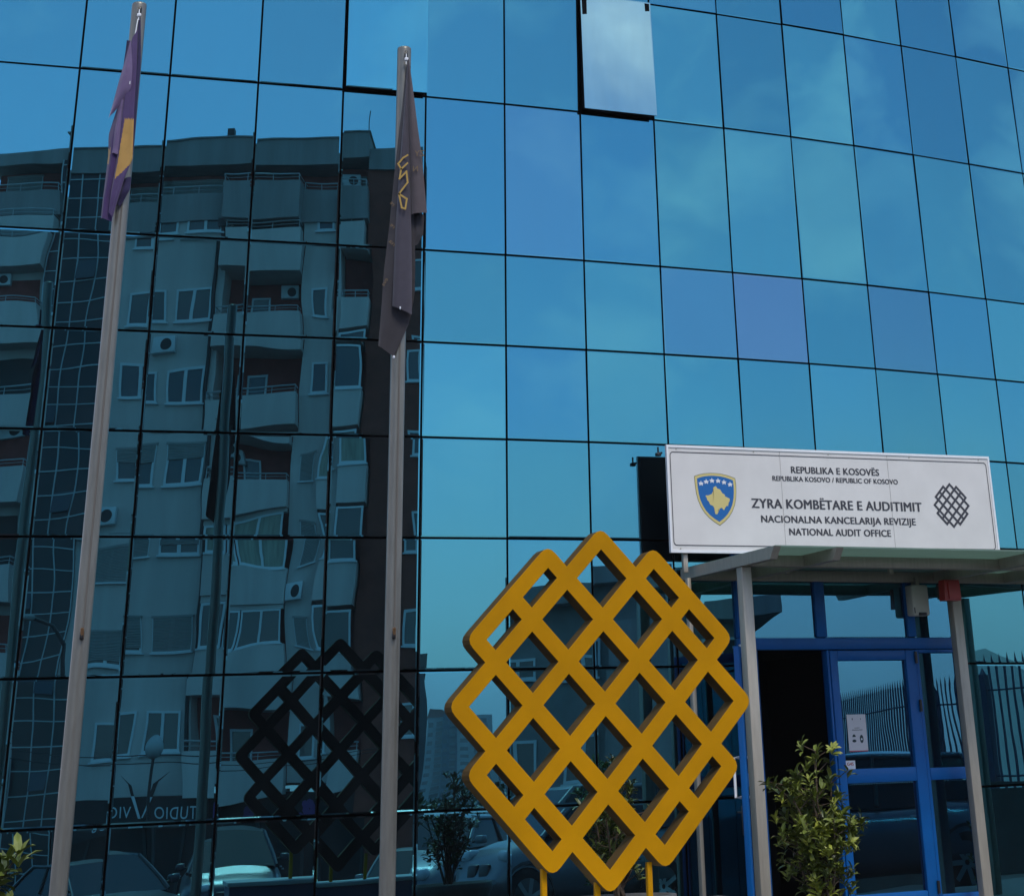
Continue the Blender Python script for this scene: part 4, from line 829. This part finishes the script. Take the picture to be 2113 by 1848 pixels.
# spiked iron fence on a low wall, right of the entrance court
FPTS = [(27.0, 3.6), (19.75, 11.0), (18.1, 15.37), (17.3, 16.6), (16.0, 19.0)]
fnc = thing('iron_fence', 'dark blue iron fence of spiked bars on a low wall, mirrored right of the entrance', 'fence', (12, 13.5, 0.2))
FI = Matrix.Translation((-12, -13.5, -0.2))
wal = MB(); rails = MB()
barm = MB(); barm.box(-0.015, 0.015, -0.015, 0.015, 0, 1.72); barm.add([(-0.026, -.01, 1.70), (0.026, -.01, 1.70), (0, 0, 1.88), (-0.026, .01, 1.70), (0.026, .01, 1.70)], [(0, 1, 2), (1, 4, 2), (4, 3, 2), (3, 0, 2), (0, 3, 4, 1)]); barm = barm.mesh('fence_bar', M_IRON)
postm = MB(); postm.box(-0.07, 0.07, -0.07, 0.07, 0, 1.62).add([(-0.05, -.05, 1.62), (0.05, -.05, 1.62), (0.05, .05, 1.62), (-0.05, .05, 1.62), (0, 0, 1.74)], [(0, 1, 4), (1, 2, 4), (2, 3, 4), (3, 0, 4)]); postm = postm.mesh('fence_post', M_IRON)
nb_ = 0
for (xa, ya), (xb, yb) in zip(FPTS, FPTS[1:]):
    a, b_ = Vector((xa, ya)), Vector((xb, yb)); d_ = b_ - a; L_ = d_.length; d_.normalize(); n_ = Vector((-d_.y, d_.x)) * .1; ang = math.atan2(d_.y, d_.x)
    wal.add([(a.x + n_.x, a.y + n_.y, -.5), (b_.x + n_.x, b_.y + n_.y, -.5), (b_.x - n_.x, b_.y - n_.y, -.5), (a.x - n_.x, a.y - n_.y, -.5), (a.x + n_.x, a.y + n_.y, 1.60), (b_.x + n_.x, b_.y + n_.y, 1.60), (b_.x - n_.x, b_.y - n_.y, 1.60), (a.x - n_.x, a.y - n_.y, 1.60)], [(0, 1, 5, 4), (1, 2, 6, 5), (2, 3, 7, 6), (3, 0, 4, 7), (4, 5, 6, 7)], mat('dark_retaining_wall', (0.05, 0.055, 0.05), 0.9, noise=0.3, nscale=1.5, bump=0.2))
    for zz in (1.68, 2.95): rails.tube([(a.x, a.y, zz), (b_.x, b_.y, zz)], 0.016, M_IRON, 6)
    o = link('fence_post', postm, None, (a.x, a.y, 1.58), (0, 0, ang)); o.parent = fnc; o.matrix_parent_inverse = FI
    k = int(L_ / 0.155)
    for i in range(1, k):
        p_ = a + d_ * (L_ * i / k)
        if nb_ < 290:
            o = link('fence_bar', barm, None, (p_.x, p_.y, 1.58), (0, 0, ang)); o.parent = fnc; o.matrix_parent_inverse = FI; nb_ += 1
for mb_, nm in ((wal, 'low_wall'), (rails, 'rails')): o = mb_.build(nm); o.parent = fnc; o.matrix_parent_inverse = FI
cab = thing('kiosk', 'pale grey kiosk box standing beyond the spiked fence, mirrored at the right edge', 'kiosk', (27.8, 12.2, 0.0), R(75))
q = MB(); q.bevel_box(-1.5, 1.5, -1, 1, 0, 3.4, .02, mat('cabinet_grey', (0.22, 0.24, 0.24), 0.6, noise=0.1)); q.build('body', None, cab); q = MB(); q.box(-1.6, 1.6, -1.1, 1.1, 3.401, 3.5, M_REND2); q.build('lid', None, cab)
q = MB(); q.box(-1.0, .6, 1.001, 1.012, 2.7, 3.0, M_STAR); q.build('name_plate', None, cab)

# parked cars
def car(name, label, loc, heading, paint, Lc=4.6, Wc=1.86, Hc=1.5, suv=False, grille='twin'):
    t = thing('parked_car', label, 'car', (loc[0], loc[1], ground_z(loc[0], loc[1])), heading, 'cars parked in the court')
    hb = 0.98 if not suv else 1.10        # belt height
    f = Lc / 4.6; clr = 0.22 if not suv else 0.28
    prof = [(-2.28, .55, .60, .70), (-2.20, .38, .85, .82), (-1.9, clr, hb + .02, .90), (-1.2, clr, hb + .04, .93), (0, clr, hb + .01, .93), (.7, clr, hb - .01, .93), (1.0, clr, hb - .03, .92), (1.6, clr, hb - .12, .90), (2.0, clr + .05, hb - .22, .84), (2.2, .38, hb - .34, .72), (2.29, .50, .56, .55)]
    b_ = MB(); ns = 14; v = []
    for x, zb, zt, hw in prof:
        hw = hw * Wc / 1.86
        for k in range(ns):
            a = 2 * math.pi * k / ns + math.pi / ns; cy, cz = math.cos(a), math.sin(a); e_ = .45
            y = hw * (abs(cy) ** e_) * (1 if cy > 0 else -1); zz = (zb + zt) / 2 + (zt - zb) / 2 * (abs(cz) ** e_) * (1 if cz > 0 else -1)
            if cz > 0: y *= 1 - .06 * cz
            v.append((x * f, y, zz))
    fs = [(i * ns + k, i * ns + (k + 1) % ns, (i + 1) * ns + (k + 1) % ns, (i + 1) * ns + k)[::-1] for i in range(len(prof) - 1) for k in range(ns)]
    b_.add(v, fs, paint, True); n0 = len(prof) - 1; b_.add(v[:ns], [tuple(range(ns))], paint); b_.add(v[n0 * ns:], [tuple(range(ns))[::-1]], paint)
    b_.build('body', None, t)
    rf = Hc; xr0, xr1 = (-2.05, -1.55) if suv else (-1.75, -1.0); xf0, xf1 = (1.05, .25) if not suv else (1.12, .38)
    wb, wt = .80 * Wc / 1.86, .60 * Wc / 1.86
    gs = MB(); P = [(xr0 * f, wb, hb - .02), (xf0 * f, wb, hb - .06), (xf1 * f, wt, rf - .05), (xr1 * f, wt, rf - .06)]
    Q = [(x, -y, z) for x, y, z in P]
    M_CG = mat('car_glass', (0.012, 0.018, 0.02), 0.05, spec=0.45)
    gs.add(P + Q, [(0, 1, 2, 3)[::-1], (4, 5, 6, 7), (1, 5, 6, 2)[::-1], (0, 4, 7, 3)], M_CG); gs.build('glazing', None, t)
    rr_ = MB(); n = 8; rv = []
    for i in range(n + 1):
        u = i / n; x = (xr1 + (xf1 - xr1) * u) * f; zz = rf - .05 + .06 * math.sin(math.pi * u) ** .6
        for j in range(7): w_ = -1 + j / 3; rv.append((x, w_ * (wt + .012), zz - .045 * w_ ** 4))
    rr_.add(rv, [(i * 7 + j, i * 7 + j + 1, (i + 1) * 7 + j + 1, (i + 1) * 7 + j)[::-1] for i in range(n) for j in range(6)], paint, True); rr_.build('roof', None, t)
    pm = MB()
    for s_ in (1, -1):
        for (xa, ya, za), (xb, yb, zb) in ((P[1], P[2]), (P[0], P[3])): pm.tube([(xa, ya * s_, za), (xb, yb * s_, zb)], .038, paint, 6)
        pm.tube([(P[2][0], wt * s_, P[2][2]), (P[3][0], wt * s_, P[3][2])], .035, paint, 6)
        xm = -.35 * f; pm.tube([(xm, (wb + .004) * s_, hb), (xm - .05, (wt + .004) * s_, rf - .05)], .03, M_BLACK, 6)
    pm.build('pillars', None, t)
    for x in (1.42 * f, -1.38 * f):
        for s_ in (1, -1):
            w_ = MB(); rw = .335 if not suv else .37; yo = (Wc / 2 - .02) * s_; yi = yo - .22 * s_
            ringp = [(yi, rw * .9), (yi + .02 * s_, rw), (yo - .02 * s_, rw), (yo, rw * .93), (yo, rw * .68)]
            vv = [(x + r * math.cos(2 * math.pi * k / 24), y, rw + r * math.sin(2 * math.pi * k / 24)) for y, r in ringp for k in range(24)]
            w_.add(vv, [(i * 24 + k, i * 24 + (k + 1) % 24, (i + 1) * 24 + (k + 1) % 24, (i + 1) * 24 + k) for i in range(4) for k in range(24)], M_TYRE, True); wo = w_.build('wheel', None, t)
            r_ = MB(); 
            for k in range(7):
                a = 2 * math.pi * k / 7; c1, s1 = math.cos(a), math.sin(a); q1, q2 = -s1 * .03, c1 * .03
                r_.add([(x + .03 * c1 + q1, yo - .015 * s_, rw + .03 * s1 + q2), (x + .03 * c1 - q1, yo - .015 * s_, rw + .03 * s1 - q2), (x + rw * .68 * c1 - q1, yo - .005 * s_, rw + rw * .68 * s1 - q2), (x + rw * .68 * c1 + q1, yo - .005 * s_, rw + rw * .68 * s1 + q2)], [(0, 1, 2, 3)], M_RIM)
            disc_v = [(x + rw * .69 * math.cos(2 * math.pi * k / 20), yo - .06 * s_, rw + rw * .69 * math.sin(2 * math.pi * k / 20)) for k in range(20)]; r_.add(disc_v, [tuple(range(20))], M_BLACK)
            link('rim', r_.mesh('rim'), wo)
            ar = MB(); av = []
            for k in range(13):
                a = math.pi * k / 12
                for rr2, yy in ((rw + .07, .004), (rw + .035, .012), (rw + .035, -.10)): av.append((x + rr2 * math.cos(a), yo + yy * s_, rw + rr2 * math.sin(a)))
            ar.add(av, [(k * 3 + j, k * 3 + j + 1, (k + 1) * 3 + j + 1, (k + 1) * 3 + j) for k in range(12) for j in range(2)], M_BLACK); ar.build('wheel_arch', None, t)
    for s_ in (1, -1):
        h_ = MB(); h_.bevel_box(2.00 * f, 2.20 * f, s_ * .52 - .13, s_ * .52 + .13, hb - .36, hb - .22, .05, M_LAMPG); h_.build('headlight', None, t)
        h_ = MB(); h_.bevel_box(-2.27 * f, -2.16 * f, s_ * .62 - .12, s_ * .62 + .12, .68, .86, .03, M_RED); h_.build('tail_light', None, t)
        h_ = MB(); h_.bevel_box(.82 * f, 1.0 * f, s_ * (wb + .16) - .09, s_ * (wb + .16) + .09, hb, hb + .13, .03, paint).tube([(.92 * f, s_ * wb, hb + .03), (.92 * f, s_ * (wb + .1), hb + .05)], .02, M_BLACK, 6); h_.build('mirror', None, t)
        for xx in (.15, -.95):
            h_ = MB(); h_.tube([(xx * f, s_ * (Wc / 2 + .005), hb - .14), (xx * f + .02, s_ * (Wc / 2 + .03), hb - .14), (xx * f + .18, s_ * (Wc / 2 + .03), hb - .135), (xx * f + .2, s_ * (Wc / 2 + .005), hb - .135)], .013, M_RIM, 6); h_.build('door_handle', None, t)
    g_ = MB()
    for s_ in (1, -1): g_.bevel_box(2.20 * f, 2.275 * f, s_ * .16 - .13, s_ * .16 + .13, .50, .72, .03, M_BLACK)
    g_.build('grille', None, t)
    h_ = MB(); h_.box(2.275 * f, 2.30 * f, -.26, .26, .36, .47, M_STAR); h_.build('number_plate', None, t)
    return t
P_NAVY = mat('car_paint_navy', (0.012, 0.020, 0.035), 0.3, coat=0.4, noise=0.03, nscale=2); P_SILV = mat('car_paint_silver', (0.17, 0.19, 0.21), 0.38, metal=0.3, coat=0.4, noise=0.03, nscale=2); P_BLK = mat('car_paint_black', (0.012, 0.015, 0.02), 0.25, coat=1.0, noise=0.03, nscale=2); P_GREY = mat('car_paint_grey_blue', (0.10, 0.13, 0.17), 0.3, metal=0.4, coat=0.8, noise=0.03, nscale=2)
def toward(x, y, tx=-1.5, ty=17.2, off=0): return math.atan2(ty - y, tx - x) + R(off)
car('c', 'dark sport utility car facing the glass, mirrored left of the right flagpole', (9.6, -6.2), toward(9.6, -6.2, off=4), P_NAVY, 4.7, 1.92, 1.64, True)
car('c', 'dark saloon car facing the glass, mirrored behind the left flagpole', (4.9, -2.6), toward(4.9, -2.6, off=-22), P_NAVY, 4.5, 1.85, 1.48)
car('c', 'black car at the far left of the row, mirrored at the lower left corner', (1.6, -4.2), toward(1.6, -4.2, off=-30), P_BLK, 4.4, 1.82, 1.45)
car('c', 'pale car behind the others, mirrored beside the plinth', (13.4, -5.6), toward(13.4, -5.6, off=15), P_SILV, 4.4, 1.82, 1.47)
car('c', 'white silver car mirrored behind the dark potted shrub', (8.9, 3.9), toward(8.9, 3.9, off=28), P_SILV, 4.4, 1.84, 1.55, True)
car('c', 'silver car seen side on through the lower holes of the yellow lattice', (7.4, 9.4), toward(7.4, 9.4, off=52), P_SILV, 4.6, 1.86, 1.60, True)
car('c', 'grey blue car mirrored side on in the door glass', (8.9, 14.55), R(57 + 180), P_GREY, 4.7, 1.86, 1.66, True)

# lamp with a globe in the street, overhead cables
lp = thing('globe_street_lamp', 'street lamp with a white globe in front of the shop sign, mirrored in the glass', 'street lamp', (16.3, -22.1, ground_z(16.3, -22.1)))
q = MB(); q.lathe([(0.07, 0), (0.07, .3), (0.045, .35), (0.04, 4.1), (0.06, 4.15)], M_PIPE, 12); q.build('column', None, lp)
q = MB(); q.lathe([(0.0, 4.12)] + [(.26 * math.sin(R(a)), 4.38 - .26 * math.cos(R(a))) for a in range(15, 180, 15)] + [(0, 4.64)], mat('globe_opal', (0.45, 0.47, 0.48), 0.35, noise=0.05), 16); q.build('globe', None, lp)
lp2 = thing('street_lamp', 'tall street lamp with a curved arm, mirrored at the left edge', 'street lamp', (9.5, -13.5, ground_z(9.5, -13.5)), R(20))
q = MB(); q.tube([(0, 0, 0), (0, 0, 5.6), (-.1, 0, 6.2), (-.5, 0, 6.7), (-1.0, 0, 6.9)], [.07, .05, .045, .04, .04], M_PIPE, 8); q.build('column', None, lp2)
q = MB(); q.bevel_box(-1.5, -.95, -.12, .12, 6.84, 6.96, .04, M_REND2); q.build('lamp_head', None, lp2)
cb_ = thing('overhead_cables', 'two thin black cables slung across the front of the apartment block', 'cable', (16, -24, 4.5))
for z0, z1 in ((4.4, 3.1), (4.1, 3.0)):
    q = MB(); q.tube([Vector((16 + 5 * math.cos(R(39)) * (u - .5) * 3, -24.0 + 5 * math.sin(R(39)) * (u - .5) * 3, z0 + (z1 - z0) * u - .6 * math.sin(math.pi * u))) - Vector((16, -24, 4.5)) for u in [i / 14 for i in range(15)]], .012, M_PIPE, 4); q.build('cable', None, cb_)
# haze volume over the court and valley, fading the far hills
hz_ = MB(); hz_.box(-3600, 3600, -3700, 1200, -75, 175)
hzo = hz_.build('haze'); hzo['kind'] = 'stuff'
hm = bpy.data.materials.new('haze_air'); hm.use_nodes = True; hm.node_tree.nodes.clear()
ho = N(hm.node_tree, 'ShaderNodeOutputMaterial'); hv = N(hm.node_tree, 'ShaderNodeVolumePrincipled'); hv.inputs['Color'].default_value = (0.86, 0.90, 0.96, 1); hv.inputs['Density'].default_value = 0.0003; hv.inputs['Anisotropy'].default_value = 0.2
hm.node_tree.links.new(hv.outputs[0], ho.inputs['Volume']); hzo.data.materials.append(hm)
print('objects', len(bpy.data.objects))
